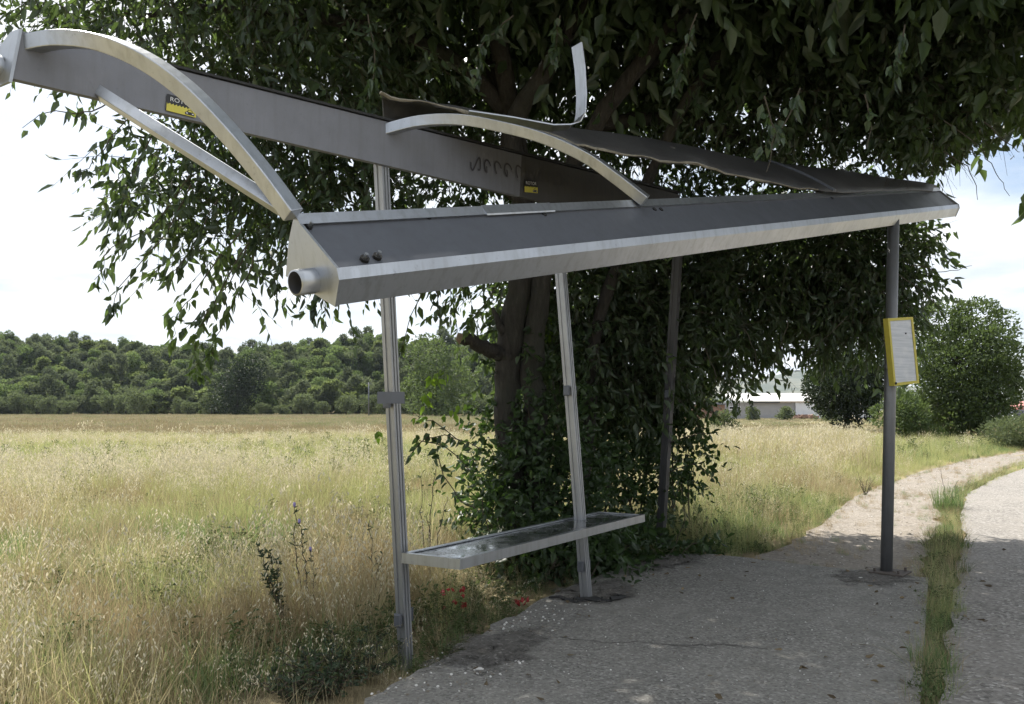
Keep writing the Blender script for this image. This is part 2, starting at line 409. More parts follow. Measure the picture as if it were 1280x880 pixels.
def blades(n, rad, h0, h1, w, lean=.45, seg=3):
    a = rng.random(n) * 2 * np.pi; r = rad * np.sqrt(rng.random(n))
    P = np.stack([r * np.cos(a), r * np.sin(a), np.full(n, -.03)], 1)
    h = rng.uniform(h0, h1, n); d = rng.random(n) * 2 * np.pi; ln = np.abs(rng.normal(0, lean, n))
    D = np.stack([np.cos(d), np.sin(d), np.zeros(n)], 1); sd = rng.random(n) * 2 * np.pi
    side = np.stack([np.cos(sd), np.sin(sd), np.zeros(n)], 1)
    ww = w * rng.uniform(.6, 1.3, n); rows = []
    for k in range(seg + 1):
        t = k / seg; c = P + D * (h * ln * t ** 2)[:, None] + np.array([0, 0, 1]) * (h * (t - .25 * ln * t * t))[:, None]
        wk = (ww * (1 - t) ** .7 + .0004)[:, None] * .5
        rows.append(c - side * wk); rows.append(c + side * wk)
    m = 2 * (seg + 1); V = np.stack(rows, 1).reshape(-1, 3); o = (np.arange(n) * m)[:, None]
    Q = np.concatenate([o + np.array([[2 * k, 2 * k + 1, 2 * k + 3, 2 * k + 2]]) for k in range(seg)])
    tips = (rows[-1] + rows[-2]) / 2; tdir = nrm(tips - (rows[-3] + rows[-4]) / 2)
    return V, Q, np.repeat(rng.random(n), m), tips, tdir
def v_grass(name, mat, *a, **k): V, Q, A, t, d = blades(*a, **k); return hidden(name, V, Q, M[mat], A)
def v_oat(n=10, h0=.6, h1=.95, spk=12, sl=.026):
    V, Q, A, tips, td = blades(n, .14, h0, h1, .0035, .35, 4)
    P, D = [], []
    for t, d in zip(tips, td):
        for k in range(spk):
            u = R.random() * .28; s = R.uniform(.015, .06); a = R.uniform(0, 6.28)
            P.append(t - d * u + np.array([math.cos(a) * s, math.sin(a) * s, -.01 + R.uniform(-.03, .01)]))
            D.append([math.cos(a) * .5, math.sin(a) * .5, -1 + R.uniform(-.2, .5)])
    m = len(P); lv = leaves(np.array(P), np.array(D), sl * rng.uniform(.7, 1.25, m), .0085 * rng.uniform(.7, 1.2, m) * sl / .026, .1)
    VV, QQ, AA = join([(V, Q, A), lv]); mi = np.concatenate([np.zeros(len(Q)), np.ones(len(lv[1]))])
    # awn stalks joining spikelets to the stem
    return hidden('oat', VV, QQ, [M['straw'], M['oat']], AA, mi)
def v_weed(mat='olive', n=9, h=.4, L=.05, W=.018, sp=16):
    V, Q, A, tips, td = blades(n, .12, h * .6, h, .005, .35, 3)
    P, D = [], []
    for i in range(n):
        b = V[i * 8]; t = tips[i]
        for k in range(sp):
            u = R.uniform(.15, 1); a = R.uniform(0, 6.28)
            P.append(b + (t - b) * u); D.append([math.cos(a), math.sin(a), R.uniform(-.1, .9)])
    m = len(P); lv = leaves(np.array(P), np.array(D), L * rng.uniform(.5, 1.2, m), W * rng.uniform(.7, 1.2, m))
    VV, QQ, AA = join([(V, Q, A), lv]); return hidden('weed', VV, QQ, M[mat], AA)

def patch(x, y, s, seed): return np.array([mnoise.noise((a * s + seed * 13.7, b * s - seed * 7.1, seed)) for a, b in zip(x, y)])
BLOCK = [SLAB, ROADP, PATHP]
def ground_pts(n, x0, x1, y0, y1, fov=.68, margin=1.5):
    x = rng.uniform(x0, x1, n); y = rng.uniform(y0, y1, n)
    ok = (np.abs(x) < y * fov + margin)
    for pl in BLOCK: ok &= ~inpoly(x, y, pl)
    return x[ok], y[ok]
def trs(n, s0, s1, tilt=.12, hv=.2):
    rot = np.stack([rng.normal(0, tilt, n), rng.normal(0, tilt, n), rng.uniform(0, 6.28, n)], 1)
    s = rng.uniform(s0, s1, n); return rot, np.stack([s, s, s * rng.uniform(1 - hv, 1 + hv, n)], 1)

NEAR = [v_grass('straw', 'straw', 34, .2, .25, .8, .0045, .6), v_grass('straw', 'straw', 22, .2, .3, .75, .007, 1.1),       # 0 1
        v_oat(6, .5, .85, 11, .028), v_oat(5, .6, 1.05, 16, .034), v_oat(9, .4, .7, 9, .023),                         # 2 3 4
        v_grass('fine', 'fine', 60, .22, .2, .55, .0035, .5), v_grass('fine', 'fine', 50, .2, .15, .45, .004, .7),       # 5 6
        v_grass('green', 'green', 34, .2, .2, .5, .0085, .55), v_grass('green', 'green', 45, .2, .15, .38, .006, .6),    # 7 8
        v_weed('olive', 8, .42, .045, .014, 16), v_weed('olive', 7, .3, .06, .022, 14),                                # 9 10
        v_grass('pale', 'pale', 45, .2, .3, .62, .005, .45)]                                                           # 11
NEAR_V = []
for q_ in NEAR: c_ = q_.copy(); NEAR_V.append(c_)
x, y = ground_pts(30000, -11, 12, 2.6, 17)
dens = np.clip(1.25 - (y - 5) * .055, .42, 1)
# thin out under the tree and by the slab edge
k = rng.random(len(x)) < dens; x, y = x[k], y[k]
p1 = patch(x, y, .35, 1); p2 = patch(x, y, .5, 2); p3 = patch(x, y, .25, 3); p4 = patch(x, y, 1.1, 4); u = rng.random(len(x))
leftside = x < -.25 + (y - 4.8) * .32
right_verge = (~leftside)
idx = np.where(u < .22, 0, np.where(u < .36, 1, np.where(u < .5, 5, np.where(u < .62, 6, np.where(u < .72, 2, np.where(u < .79, 3, np.where(u < .83, 4, np.where(u < .93, 11, 8))))))) )
g = (p1 > .02) & (rng.random(len(x)) < .72); idx[g] = rng.choice([7, 8, 11, 9, 8], g.sum())
for px, py, rx, ry, pk, pr_ in ((340, 640, 1.9, 1.1, (7, 7, 8, 7), .95), (120, 650, 1.6, .9, (7, 8, 7), .85), (230, 620, 1.5, 1.0, (7, 8, 11), .8), (250, 740, .8, .5, (9, 8, 7), .75), (50, 700, .7, .5, (8, 9, 7), .75), (160, 760, .5, .35, (7, 8), .7), (440, 600, 3, 2.5, (11, 11, 8), .7), (120, 590, 4, 2.5, (11, 3), .6)):
    c_ = gp(px, py, .38); g = (((x - c_[0]) / rx) ** 2 + ((y - c_[1]) / ry) ** 2 < 1 + .8 * p4) & (rng.random(len(x)) < pr_); idx[g] = rng.choice(pk, g.sum())
w = (p2 > .28) & (rng.random(len(x)) < .6); idx[w] = rng.choice([9, 10, 8], w.sum())
b = (p4 < -.15) & (rng.random(len(x)) < .7); idx[b] = rng.choice([5, 6], b.sum())
s_h = 1.0 + .3 * p3 + .3 * patch(x, y, .9, 31)
# verge between slab and road, and the grass along the path, are greener and lower
vg = right_verge & (x > 1.6) & (y < 12)
gr = vg & (rng.random(len(x)) < .85); idx[gr] = rng.choice([7, 8, 8, 9, 11, 5], gr.sum())
rot, scl = trs(len(x), .75, 1.15, .13)
scl *= s_h[:, None]
# distance of a tuft from the slab/road/path edges: shorter beside them
def edged(x, y, poly):
    P = np.array([p[:2] for p in poly]); Q = np.roll(P, -1, 0); best = np.full(x.shape, 1e9)
    for a, b in zip(P, Q):
        d = b - a; L2 = d @ d + 1e-9; t = np.clip(((x - a[0]) * d[0] + (y - a[1]) * d[1]) / L2, 0, 1)
        best = np.minimum(best, np.hypot(x - a[0] - t * d[0], y - a[1] - t * d[1]))
    return best
ed = np.minimum(np.minimum(edged(x, y, SLAB), edged(x, y, ROADP)), edged(x, y, PATHP))
scl *= np.clip(.38 + ed * .75, .38, 1)[:, None]
verge = inpoly(x, y, [tuple(near_r[:2]), tuple(sb[:2]), tuple(sa[:2]), tuple(PATHR[1][:2]), tuple(PATHR[2][:2]), tuple(PATHR[3][:2]), tuple(PATHR[4][:2]), tuple(ROADL[6][:2]), tuple(ROADL[5][:2]), tuple(ROADL[4][:2]), tuple(ROADL[3][:2]), tuple(ROADL[2][:2]), tuple(ROADL[1][:2]), tuple(ROADL[0][:2])])
thin = verge & (rng.random(len(x)) < .1); scl[verge] *= (1.15 + .6 * patch(x, y, 1.1, 9)[verge])[:, None]; idx[verge & (idx < 5)] = 8
# shaded ground under the tree: sparse
und = (np.hypot((x - 1.0) / 1.9, (y - 8.0) / 1.6) < 1)
for px, py, rr_ in ((400, 880, .34), (368, 888, .3), (350, 800, .18)):
    c_ = gp(px, py, GZ); thin |= (np.hypot(x - c_[0], y - c_[1]) < rr_) & (rng.random(len(x)) < .7)
thin |= und & (rng.random(len(x)) < .55); scl[und] *= .6; idx[und & (rng.random(len(x)) < .5)] = 10
# by the pad edge left of the bench: green weeds
be = (~und) & (x > -1.6) & (x < .9) & (edged(x, y, SLAB) < .75) & (y > 4.9); bb = be & (rng.random(len(x)) < .65); idx[bb] = rng.choice([9, 10, 8, 9], bb.sum())
k = ~thin
VP = [tuple(near_r[:2]), tuple(sb[:2]), tuple(sa[:2]), tuple(PATHR[1][:2]), tuple(PATHR[2][:2]), tuple(PATHR[3][:2]), tuple(PATHR[4][:2]), tuple(PATHR[5][:2]), tuple(ROADL[6][:2]), tuple(ROADL[5][:2]), tuple(ROADL[4][:2]), tuple(ROADL[3][:2]), tuple(ROADL[2][:2]), tuple(ROADL[1][:2]), tuple(ROADL[0][:2])]
vx = rng.uniform(.5, 13, 60000); vy = rng.uniform(2.6, 22, 60000); vx2 = vx + rng.normal(0, .035, 60000)
ok = inpoly(vx2, vy, VP) & (rng.random(60000) < np.where(vy < 9, .55, .3) * (1 + .9 * np.array([mnoise.noise((a * 1.3, b * 1.3, 4.)) for a, b in zip(vx, vy)])))
vx, vy = vx[ok], vy[ok]; vi = rng.choice([7, 8, 6, 6, 5, 9, 10, 0], len(vx)); vr, vs_ = trs(len(vx), .18, .42, .25); vs_ *= (1 + .7 * patch(vx, vy, 1.0, 9))[:, None]
qx = rng.uniform(1.5, 20, 40000); qy = rng.uniform(7, 34, 40000); ok = inpoly(qx, qy, PATHP); qx, qy = qx[ok], qy[ok]; qe = edged(qx, qy, PATHP)
ok = rng.random(len(qx)) < np.where(qe < .22, .45, .05 + .3 * (patch(qx, qy, .8, 40) > .25)); qx, qy = qx[ok], qy[ok]; qr, qs = trs(len(qx), .12, .32, .3)
scatter('path_weeds', np.stack([qx, qy, np.full(len(qx), -.045)], 1), rng.choice([8, 6, 5, 6], len(qx)), qr, qs, [q_.copy() for q_ in NEAR])
scatter('verge_weeds', np.stack([vx, vy, np.full(len(vx), GZ + .02)], 1), vi, vr, vs_, NEAR_V)
scatter('dry_grass', np.stack([x, y, gh(x, y)], 1)[k], idx[k], rot[k], scl[k], NEAR)

MID = [v_grass('straw', 'straw', 70, .55, .35, .75, .011, .45), v_grass('fine', 'fine', 80, .55, .25, .6, .010, .5), v_oat(16, .5, .9, 10, .05),
       v_grass('green', 'green', 60, .5, .2, .5, .014, .5), v_grass('pale', 'pale', 70, .55, .3, .7, .011, .45), v_weed('olive', 14, .5, .1, .035, 14)]
x, y = ground_pts(26000, -36, 42, 15.5, 48, .72, 2)
k = rng.random(len(x)) < np.clip(1.3 - (y - 15) * .025, .5, 1); x, y = x[k], y[k]
p1 = patch(x, y, .12, 5); p2 = patch(x, y, .3, 6); u = rng.random(len(x))
idx = np.where(u < .22, 0, np.where(u < .4, 1, np.where(u < .58, 2, 4)))
g = (p1 > -.08) & (rng.random(len(x)) < .7); idx[g] = rng.choice([3, 4, 4, 5], g.sum())
w = (p2 > .35) & (rng.random(len(x)) < .5); idx[w] = 3
rs = x > y * .38; q = rs & (rng.random(len(x)) < .55); idx[q] = rng.choice([4, 3, 4], q.sum())
gold = (x > y * .2) & (x < y * .42) & (y > 20); q = gold & (rng.random(len(x)) < .75); idx[q] = rng.choice([0, 0, 2, 4], q.sum())
rot, scl = trs(len(x), .75, 1.15, .1)
scl *= (np.where(y < 30, 1.0, 1.0 - (y - 30) * .028) * (1 + .3 * patch(x, y, .2, 8)))[:, None]
scl[gold] *= 1.25
ed = np.minimum(edged(x, y, ROADP), edged(x, y, PATHP)); scl *= np.clip(.3 + ed * .5, .3, 1)[:, None]
scatter('meadow_grass', np.stack([x, y, gh(x, y)], 1), idx, rot, scl, MID)

M['far_dry'] = leafmat('far_dry_grass', (.2, .165, .105), (.33, .28, .18), (.3, .25, .14), .35, .7, 0, .15, True); M['far_tan'] = leafmat('far_tan_grass', (.28, .25, .165), (.42, .38, .255), (.36, .32, .2), .35, .7, 0, .15, True); M['far_olive'] = leafmat('far_olive_grass', (.17, .18, .10), (.29, .30, .17), (.25, .27, .12), .35, .7, 0, .15, True)
FAR = [v_grass('fine', 'far_dry', 90, 1.6, .2, .4, .045, .5, seg=2), v_grass('straw', 'far_tan', 80, 1.6, .2, .45, .045, .5, seg=2), v_grass('pale', 'far_olive', 80, 1.6, .15, .38, .05, .5, seg=2)]
x, y = ground_pts(15000, -135, 150, 44, 185, .74, 4)
band = patch(x * .25, y, .06, 12); u = rng.random(len(x))
idx = np.where(y < 75, np.where(u < .75, 0, np.where(u < .88, 2, 1)), np.where(band > 0, np.where(u < .6, 2, 1), np.where(u < .4, 1, np.where(u < .7, 0, 2))))
rot, scl = trs(len(x), .7, 1.2, .05); scl[:, 2] *= np.where(x > 0, .5, .9)
scatter('far_grass', np.stack([x, y, gh(x, y)], 1), idx, rot, scl, FAR)

# ------------------------------------------------------------------ far trees
def crown(n, lobes, L, W, up=.2):
    parts = []
    tot = sum(l[1][0] * l[1][1] * l[1][2] for l in lobes)
    for c, r in lobes:
        k = max(30, int(n * r[0] * r[1] * r[2] / tot)); P = in_ellipsoid(k, c, r, .45)
        D = nrm(P - np.asarray(c)) + rng.normal(size=(k, 3)) * .8 + [0, 0, up]
        parts.append(leaves(P, D, L * rng.uniform(.6, 1.3, k), W * rng.uniform(.7, 1.2, k), var=np.clip(R.random() * .5 + rng.random(k) * .5, 0, 1)))
    return join(parts)
def lobes_for(h, r, n=14, low=.12, seed=0):
    q = random.Random(seed); out = []
    for i in range(n):
        z = q.uniform(low + .1, .92); rr = r * math.sqrt(max(.06, 1 - ((z - .45) / .58) ** 2)); a = q.uniform(0, 6.28); d = rr * q.uniform(.2, .8)
        s = r * q.uniform(.26, .5); out.append(((d * math.cos(a), d * math.sin(a), z * h), (s, s, s * q.uniform(.7, 1.0))))
    return out
M['wood_b'] = leafmat('woodland_leaf_yellowish', (.085, .12, .042), (.22, .26, .10), (.22, .28, .09), .42, .7, .035, .15, True)
M['wood_c'] = leafmat('woodland_leaf_greyish', (.065, .09, .055), (.17, .2, .125), (.18, .22, .1), .4, .7, .035, .15, True)
WOOD = []
for i in range(7):
    h = [6, 7, 5, 8, 4.5, 6.5, 5.5][i]; r = [2.6, 2.4, 2.9, 2.8, 2.6, 2.2, 3.2][i]
    V, Q, A = crown(1500, lobes_for(h, r, [12, 7, 16, 9, 6, 18, 10][i], .05, i), [.55, .8, .45, .65, .6, .4, .7][i], [.38, .5, .2, .3, .45, .25, .3][i]); WOOD.append(hidden('wood', V, Q, M[['leaf_wood', 'wood_b', 'leaf_wood', 'wood_c', 'wood_b', 'leaf_wood', 'wood_c'][i]], A))
x = rng.uniform(-310, 45, 7000); y = rng.uniform(178, 300, 7000); z = hillh(x, y)
k = (np.abs(x) < y * .72 + 8) & (z > -.6); x, y, z = x[k], y[k], z[k]
kk = rng.random(len(x)) < np.where(y > 262, .35, .8); x, y, z = x[kk], y[kk], z[kk]
rot, scl = trs(len(x), .45, 1.15, .04); scl *= (1 + .25 * patch(x, y, .05, 20))[:, None]
ob = scatter('forest', np.stack([x, y, z - .4], 1), rng.integers(0, 7, len(x)), rot, scl, WOOD)

def copy_tree(root, loc, rz, sc):
    r = root.copy(); COL.objects.link(r); r.location = loc; r.rotation_euler = (0, 0, rz); r.scale = sc
    for ch in root.children:
        c = ch.copy(); COL.objects.link(c); c.parent = r
    return r
# bushes along the edge of the wood
protos = []
for i in range(3):
    b = empty('bush', (0, 0, 0)); h, r = [(3.4, 2.4), (4.6, 2.6), (2.4, 2.2)][i]
    V, Q, A = crown(1800, lobes_for(h, r, 13, .0, 50 + i), .34, .24)
    fast_mesh('foliage', V, Q, M['leaf_edge'], A, b)
    m = MB()
    for k in range(4): m.tube([(0, 0, -.3), (R.uniform(-.5, .5), R.uniform(-.5, .5), h * .4), (R.uniform(-1, 1), R.uniform(-1, 1), h * .75)], [.09, .06, .02], 5)
    m.build('stem', M['bark'], b); protos.append(b)
xs = np.linspace(-128, 30, 40)
for i, xx in enumerate(xs):
    yy = 174 + R.uniform(-4, 3); k = R.randrange(3); pr = protos[k]
    loc = (xx + R.uniform(-1.5, 1.5), yy, float(gh(xx, yy)) - .1); s = R.uniform(.7, 1.2); sc = (s, s, s * R.uniform(.8, 1.15))
    if not pr.get('used'):
        o = pr; o.location = loc; o.rotation_euler = (0, 0, R.uniform(0, 6)); o.scale = sc; o['used'] = 1
    else: o = copy_tree(pr, loc, R.uniform(0, 6), sc)
    tag(o, 'grey-green bush in the row along the foot of the wooded hill', 'bush', 'bushes along the foot of the wooded hill')
for o in bpy.data.objects:
    if 'used' in o: del o['used']

def shell_lobes(n, c, r, s0, s1, seed):
    q = random.Random(seed); out = []
    for i in range(n):
        z = 1 - 2 * (i + .5) / n; a = i * 2.39996; w = math.sqrt(1 - z * z); f = q.uniform(.45, .86); s_ = q.uniform(s0, s1)
        out.append(((c[0] + r[0] * w * math.cos(a) * f, c[1] + r[1] * w * math.sin(a) * f, c[2] + r[2] * z * f), (s_, s_, s_ * .85)))
    return out
def far_tree(name, px, py, Y, h, r, n, mat, label, lobes=None, L=.3, W=.2, trunks=1, tr=.16, low=.15, seed=3, lean=0, cat='tree', group=None, limb=True):
    p = at(px, py, Y); g = float(gh(p[0], p[1])); t = empty(name, (p[0], p[1], g)); tag(t, label, cat, group)
    base = np.array([p[0], p[1], g])
    lb = lobes or lobes_for(h, r, 22, low, seed)
    V, Q, A = crown(n, lb, L, W); fast_mesh('crown', V + base, Q, mat, A, t)
    for k in range(trunks):
        m = MB(); a = R.uniform(0, 6.28); s = .0 if trunks == 1 else R.uniform(.2, .6)
        b0 = base + [math.cos(a) * s, math.sin(a) * s, -.2]
        m.tube([b0, b0 + [lean * .3 + R.uniform(-.1, .1), R.uniform(-.1, .1), h * .25], b0 + [lean * .7 + R.uniform(-.3, .3), R.uniform(-.3, .3), h * .5], b0 + [R.uniform(-.6, .6), R.uniform(-.6, .6), h * .85]],
               [tr, tr * .8, tr * .55, tr * .15], 8, wob=.08)
        for q in range(4 if limb else 0):
            z = R.uniform(.35, .6) * h; aa = R.uniform(0, 6.28); st = b0 + [lean * .5, 0, z]
            m.tube([st, st + [math.cos(aa) * r * .35, math.sin(aa) * r * .35, h * .12], st + [math.cos(aa) * r * .6, math.sin(aa) * r * .6, h * .2]], [tr * .4, tr * .25, tr * .08], 6)
        m.build('trunk', M['bark'], t, True)
    return t
far_tree('dark_tree', 1062, 520, 60, 7.6, 3.1, 17000, M['leaf_dense'], 'dark round-crowned tree on the meadow in front of the grey and white shed', lobes=shell_lobes(50, (0, 0, 3.4), (3.4, 3.1, 3.4), .75, 1.2, 8), L=.24, W=.14, trunks=2, tr=.2, seed=21)
LB = shell_lobes(46, (0, 0, 3.5), (3.0, 2.9, 3.5), .65, 1.2, 5) + shell_lobes(14, (-.6, 0, 1.3), (2.3, 2.3, 1.2), .6, .9, 6)
far_tree('broadleaf_tree', 1212, 536, 40, 7.0, 3.0, 26000, M['leaf_far'], 'broad bushy green tree with several pale stems beside the gravel path', lobes=LB, L=.2, W=.1, trunks=6, tr=.07, low=.04, seed=33)
far_tree('dark_tree', 296, 515, 168, 11, 6.5, 6000, M['leaf_dense'], 'dark rounded tree standing out at the foot of the wooded hill', L=.5, W=.35, tr=.3, low=.02, seed=9)
far_tree('roadside_bush', 1137, 530, 36, 2.2, 1.4, 4500, M['leaf_far'], 'low light green bush between the timetable post and the broad green tree', L=.16, W=.09, trunks=3, tr=.04, low=.0, seed=41, cat='bush', limb=False)
far_tree('meadow_bush', 1272, 548, 32, .95, 1.5, 5000, M['leaf_edge'], 'low rounded bush at the bend of the gravel path', L=.14, W=.05, trunks=3, tr=.03, low=.0, seed=43, cat='bush', limb=False)
far_tree('meadow_bush', 906, 533, 42, 1.25, .9, 1500, M['leaf_edge'], 'small green bush in the meadow before the brick annex', L=.2, W=.08, trunks=2, tr=.03, low=.0, seed=44, cat='bush', limb=False)
far_tree('meadow_bush', 981, 524, 120, 1.7, 1.4, 900, M['leaf_edge'], 'small dark bush against the grey wall of the shed', L=.3, W=.2, trunks=2, tr=.04, low=.0, seed=45, cat='bush', limb=False)
far_tree('meadow_bush', 940, 524, 118, 1.9, 1.0, 700, M['leaf_edge'], 'slim little bush beside the window of the grey shed', L=.3, W=.2, trunks=2, tr=.04, low=.0, seed=46, cat='bush', limb=False)
far_tree('meadow_bush', 1040, 525, 110, 2.2, 2.0, 1200, M['leaf_edge'], 'round green bush before the white wall of the shed', L=.3, W=.2, trunks=2, tr=.04, low=.0, seed=47, cat='bush', limb=False)
far_tree('spreading_tree', 545, 515, 150, 13, 8, 7000, M['leaf_far'], 'tall green tree at the wood edge behind the steel post and the forked trunk', L=.55, W=.38, tr=.3, low=.0, seed=12)

# ------------------------------------------------------------------ shed and things behind the meadow
def wallp(col, sc=1.5): return plain('render_' + str(round(col[0], 2)), col, .85, 0, .16, sc)
M['grey_render'] = wallp((.30, .30, .31)); M['white_panel'] = wallp((.62, .64, .68)); M['roof_white'] = plain('pale_sheet_roof', (.8, .79, .77), .5, 0, .06, .6)
M['brick'] = plain('red_brick', (.2, .125, .095), .9, 0, .3, 3); M['eave'] = plain('rusty_eave', (.35, .2, .1), .8); M['glass_dark'] = plain('dark_window', (.02, .02, .025), .2)
Yb = 135; sh = empty('shed', at(985, 522, Yb)); tag(sh, 'long low grey and white shed with a pale sheet roof beyond the meadow', 'shed')
def bx(m, pxa, pya, pxb, pyb, Y0, Y1):
    a = at(pxa, pyb, Y0); b = at(pxb, pya, Y0)
    c = [(a[0] + b[0]) / 2, (Y0 + Y1) / 2, (a[2] + b[2]) / 2]; m.box(c, [(1, 0, 0), (0, 1, 0), (0, 0, 1)], [(b[0] - a[0]) / 2, (Y1 - Y0) / 2, (b[2] - a[2]) / 2])
m = MB(); bx(m, 878, 503, 995, 524.5, Yb, Yb + 11); o = m.build('wall', M['grey_render'], sh); o['label'] = 'grey rendered wall'
m = MB(); bx(m, 995, 503, 1090, 524.5, Yb - .3, Yb + 11); o = m.build('wall', M['white_panel'], sh); o['label'] = 'white panelled wall'
m = MB(); A0 = at(920, 501, Yb - .6); B0 = at(1094, 501, Yb - .6); z0 = A0[2]
m.loft([[(p[0], Yb - .6, z0), (p[0], Yb - .6, z0 - .14), (p[0], Yb + 11.5, z0 + 1.3), (p[0], Yb + 11.5, z0 + 1.45)] for p in (A0, B0)]); m.build('roof', M['roof_white'], sh)
m = MB(); bx(m, 935, 501.5, 975, 503.6, Yb - .45, Yb - .05); m.build('gutter', M['glass_dark'], sh)
m = MB(); bx(m, 975, 501.6, 1092, 502.8, Yb - .55, Yb - .35); m.build('eave', M['eave'], sh)
m = MB(); bx(m, 911, 508, 926, 512.5, Yb - .08, Yb - .01); w = m.build('window', M['white_panel'], sh)
m = MB(); bx(m, 912, 508.6, 925, 511, Yb - .12, Yb - .085); m.build('pane', M['glass_dark'], w)
m = MB(); bx(m, 1029.5, 512, 1030.3, 524.5, Yb - .5, Yb - .32); m.build('downpipe', M['alu_dark'], sh)
ax_ = empty('brick_annex', at(890, 522, Yb + 2)); tag(ax_, 'small red brick outbuilding at the end of the grey shed', 'outbuilding')
m = MB(); bx(m, 870, 506, 906, 525, Yb - 3, Yb + 6); m.build('wall', M['brick'], ax_)
m = MB(); bx(m, 868, 504.5, 907, 506, Yb - 3.3, Yb + 6.3); m.build('roof', M['alu_dull'], ax_)
# rubble heap by the wall
m = MB()
for i in range(70):
    p = at(R.uniform(990, 1022), 523.5, Yb - 2 - R.uniform(0, 2)); s = R.uniform(.1, .3)
    m.box([p[0], p[1], float(gh(p[0], p[1])) + s * R.uniform(.3, 2)], [(1, R.uniform(-.5, .5), R.uniform(-.5, .5)), (R.uniform(-.3, .3), 1, 0), (0, 0, 1)], [s * 1.4, s, s * .7])
tag(m.build('rubble', M['brick']), kind='stuff')
# poles
def pole(name, px, pyb, pyt, Y, r, label):
    b = at(px, pyb, Y); t = at(px, pyt, Y); b[2] = float(gh(b[0], b[1])) - .2; o = empty(name, b); tag(o, label, 'pole')
    m = MB(); m.tube([b, t], [r, r * .8], 8); m.build('shaft', M['alu_dull'], o, True)
    m = MB(); m.box(t - [0, 0, .3], [(1, 0, 0), (0, 1, 0), (0, 0, 1)], [.5, .06, .06]); m.build('crossarm', M['alu_dull'], o)
pole('utility_pole', 461, 516, 478, 150, .13, 'thin grey pole standing before the wooded hill beside the first shelter post')
# parked cars, awning, fence far along the road
def car(px, py, Y, col, label, rz=.5):
    p = at(px, py, Y); p[2] = float(gh(p[0], p[1])); c = empty('parked_car', p); tag(c, label, 'car', None)
    mt = plain('car_paint', col, .3, .2, .05); u = np.array([math.cos(rz), math.sin(rz), 0]); v = np.array([-u[1], u[0], 0]); z = np.array([0, 0, 1.])
    def pr(prof, w0, w1): return [[p + u * a + z * b + v * s * (w0 if b < .95 else w1) for a, b in prof] for s in (-1, 1)]
    m = MB(); m.loft(pr([(-2.1, .35), (2.1, .35), (2.15, .65), (1.95, .88), (1.0, .95), (-1.9, .95), (-2.15, .8)], .85, .85)); m.build('body', mt, c, bevel=.05)
    m = MB(); m.loft(pr([(1.05, .94), (.35, 1.42), (-1.3, 1.45), (-1.95, .94)], .8, .66)); m.build('cabin', M['glass_dark'], c, bevel=.04)
    m = MB(); m.loft(pr([(.33, 1.43), (.25, 1.48), (-1.2, 1.5), (-1.3, 1.45)], .7, .66)); m.build('roof', mt, c)
    for a in (-1.3, 1.3):
        for s in (-1, 1):
            m = MB(); q = p + u * a + v * s * .78 + z * .32; m.tube([q - v * s * .1, q + v * s * .1], .32, 14); m.build('wheel', M['rubber'], c)
car(1243, 524, 95, (.75, .76, .78), 'white parked car beside the broad green tree down the road', 1.9)
car(1268, 523, 98, (.02, .022, .03), 'black parked car under the red awning down the road', 1.4)
aw = empty('awning', at(1276, 522, 108)); tag(aw, 'faded red awning on thin legs behind the black car', 'awning')
m = MB(); a = at(1266, 512, 106); b = at(1300, 509, 112)
m.loft([[(a[0], yy, a[2] + .0), (a[0], yy, a[2] + .35), ((a[0] + b[0]) / 2, yy, a[2] + 1.1), (b[0], yy, a[2] + .35), (b[0], yy, a[2])] for yy in (105, 112)]); m.build('canopy', plain('faded_red_cloth', (.36, .15, .13), .8), aw)
for xx in (a[0] + .1, b[0] - .1):
    for yy in (105.2, 111.8):
        m = MB(); m.tube([(xx, yy, 0), (xx, yy, a[2])], .05, 6); m.build('leg', M['alu'], aw)
fn = empty('wire_fence', at(1262, 527, 80)); tag(fn, 'low wire fence on grey posts along the far roadside', 'fence')
ln = [at(px, 526, 80) for px in np.linspace(1232, 1330, 7)]
for p in ln:
    m = MB(); zg = float(gh(p[0], p[1])); m.tube([(p[0], p[1], zg - .1), (p[0], p[1], zg + 1.7)], .045, 6); m.build('post', M['alu'], fn)
m = MB()
for k in range(5): m.tube([(p[0], p[1], .45 + k * .3) for p in ln], .012, 4)
m.build('wire', M['alu'], fn)

# ================================================================== SHELTER
z3 = np.array([0, 0, 1.0])
sh_root = empty('bus_shelter', gp(733, 748)); tag(sh_root, 'stripped grey metal bus shelter frame with a torn dark roof sheet', 'bus shelter')
PL = at(385, 290, 2.95); PR_ = at(1181, 241.5, 9.2); U = unit(PR_ - PL); BL = np.linalg.norm(PR_ - PL)
NF = unit(np.cross(U, z3)); WF = np.cross(NF, U)
def fb(t, a, b): return PL + U * t + NF * a + WF * b
def px2sw(px, py): P = onplane(px, py, PL, U); return ((P - PL) @ NF, (P - PL) @ WF)
rail_b = px2sw(368, 267); rail_f = px2sw(375, 280); web_b = px2sw(420, 337); lipt = px2sw(423, 350); lipb = px2sw(418, 382); backb = px2sw(357, 345); backt = px2sw(361, 300)
def off(p, a, b): return (p[0] + a, p[1] + b)
fbm = empty('tmp', (0, 0, 0)); bpy.data.objects.remove(fbm)
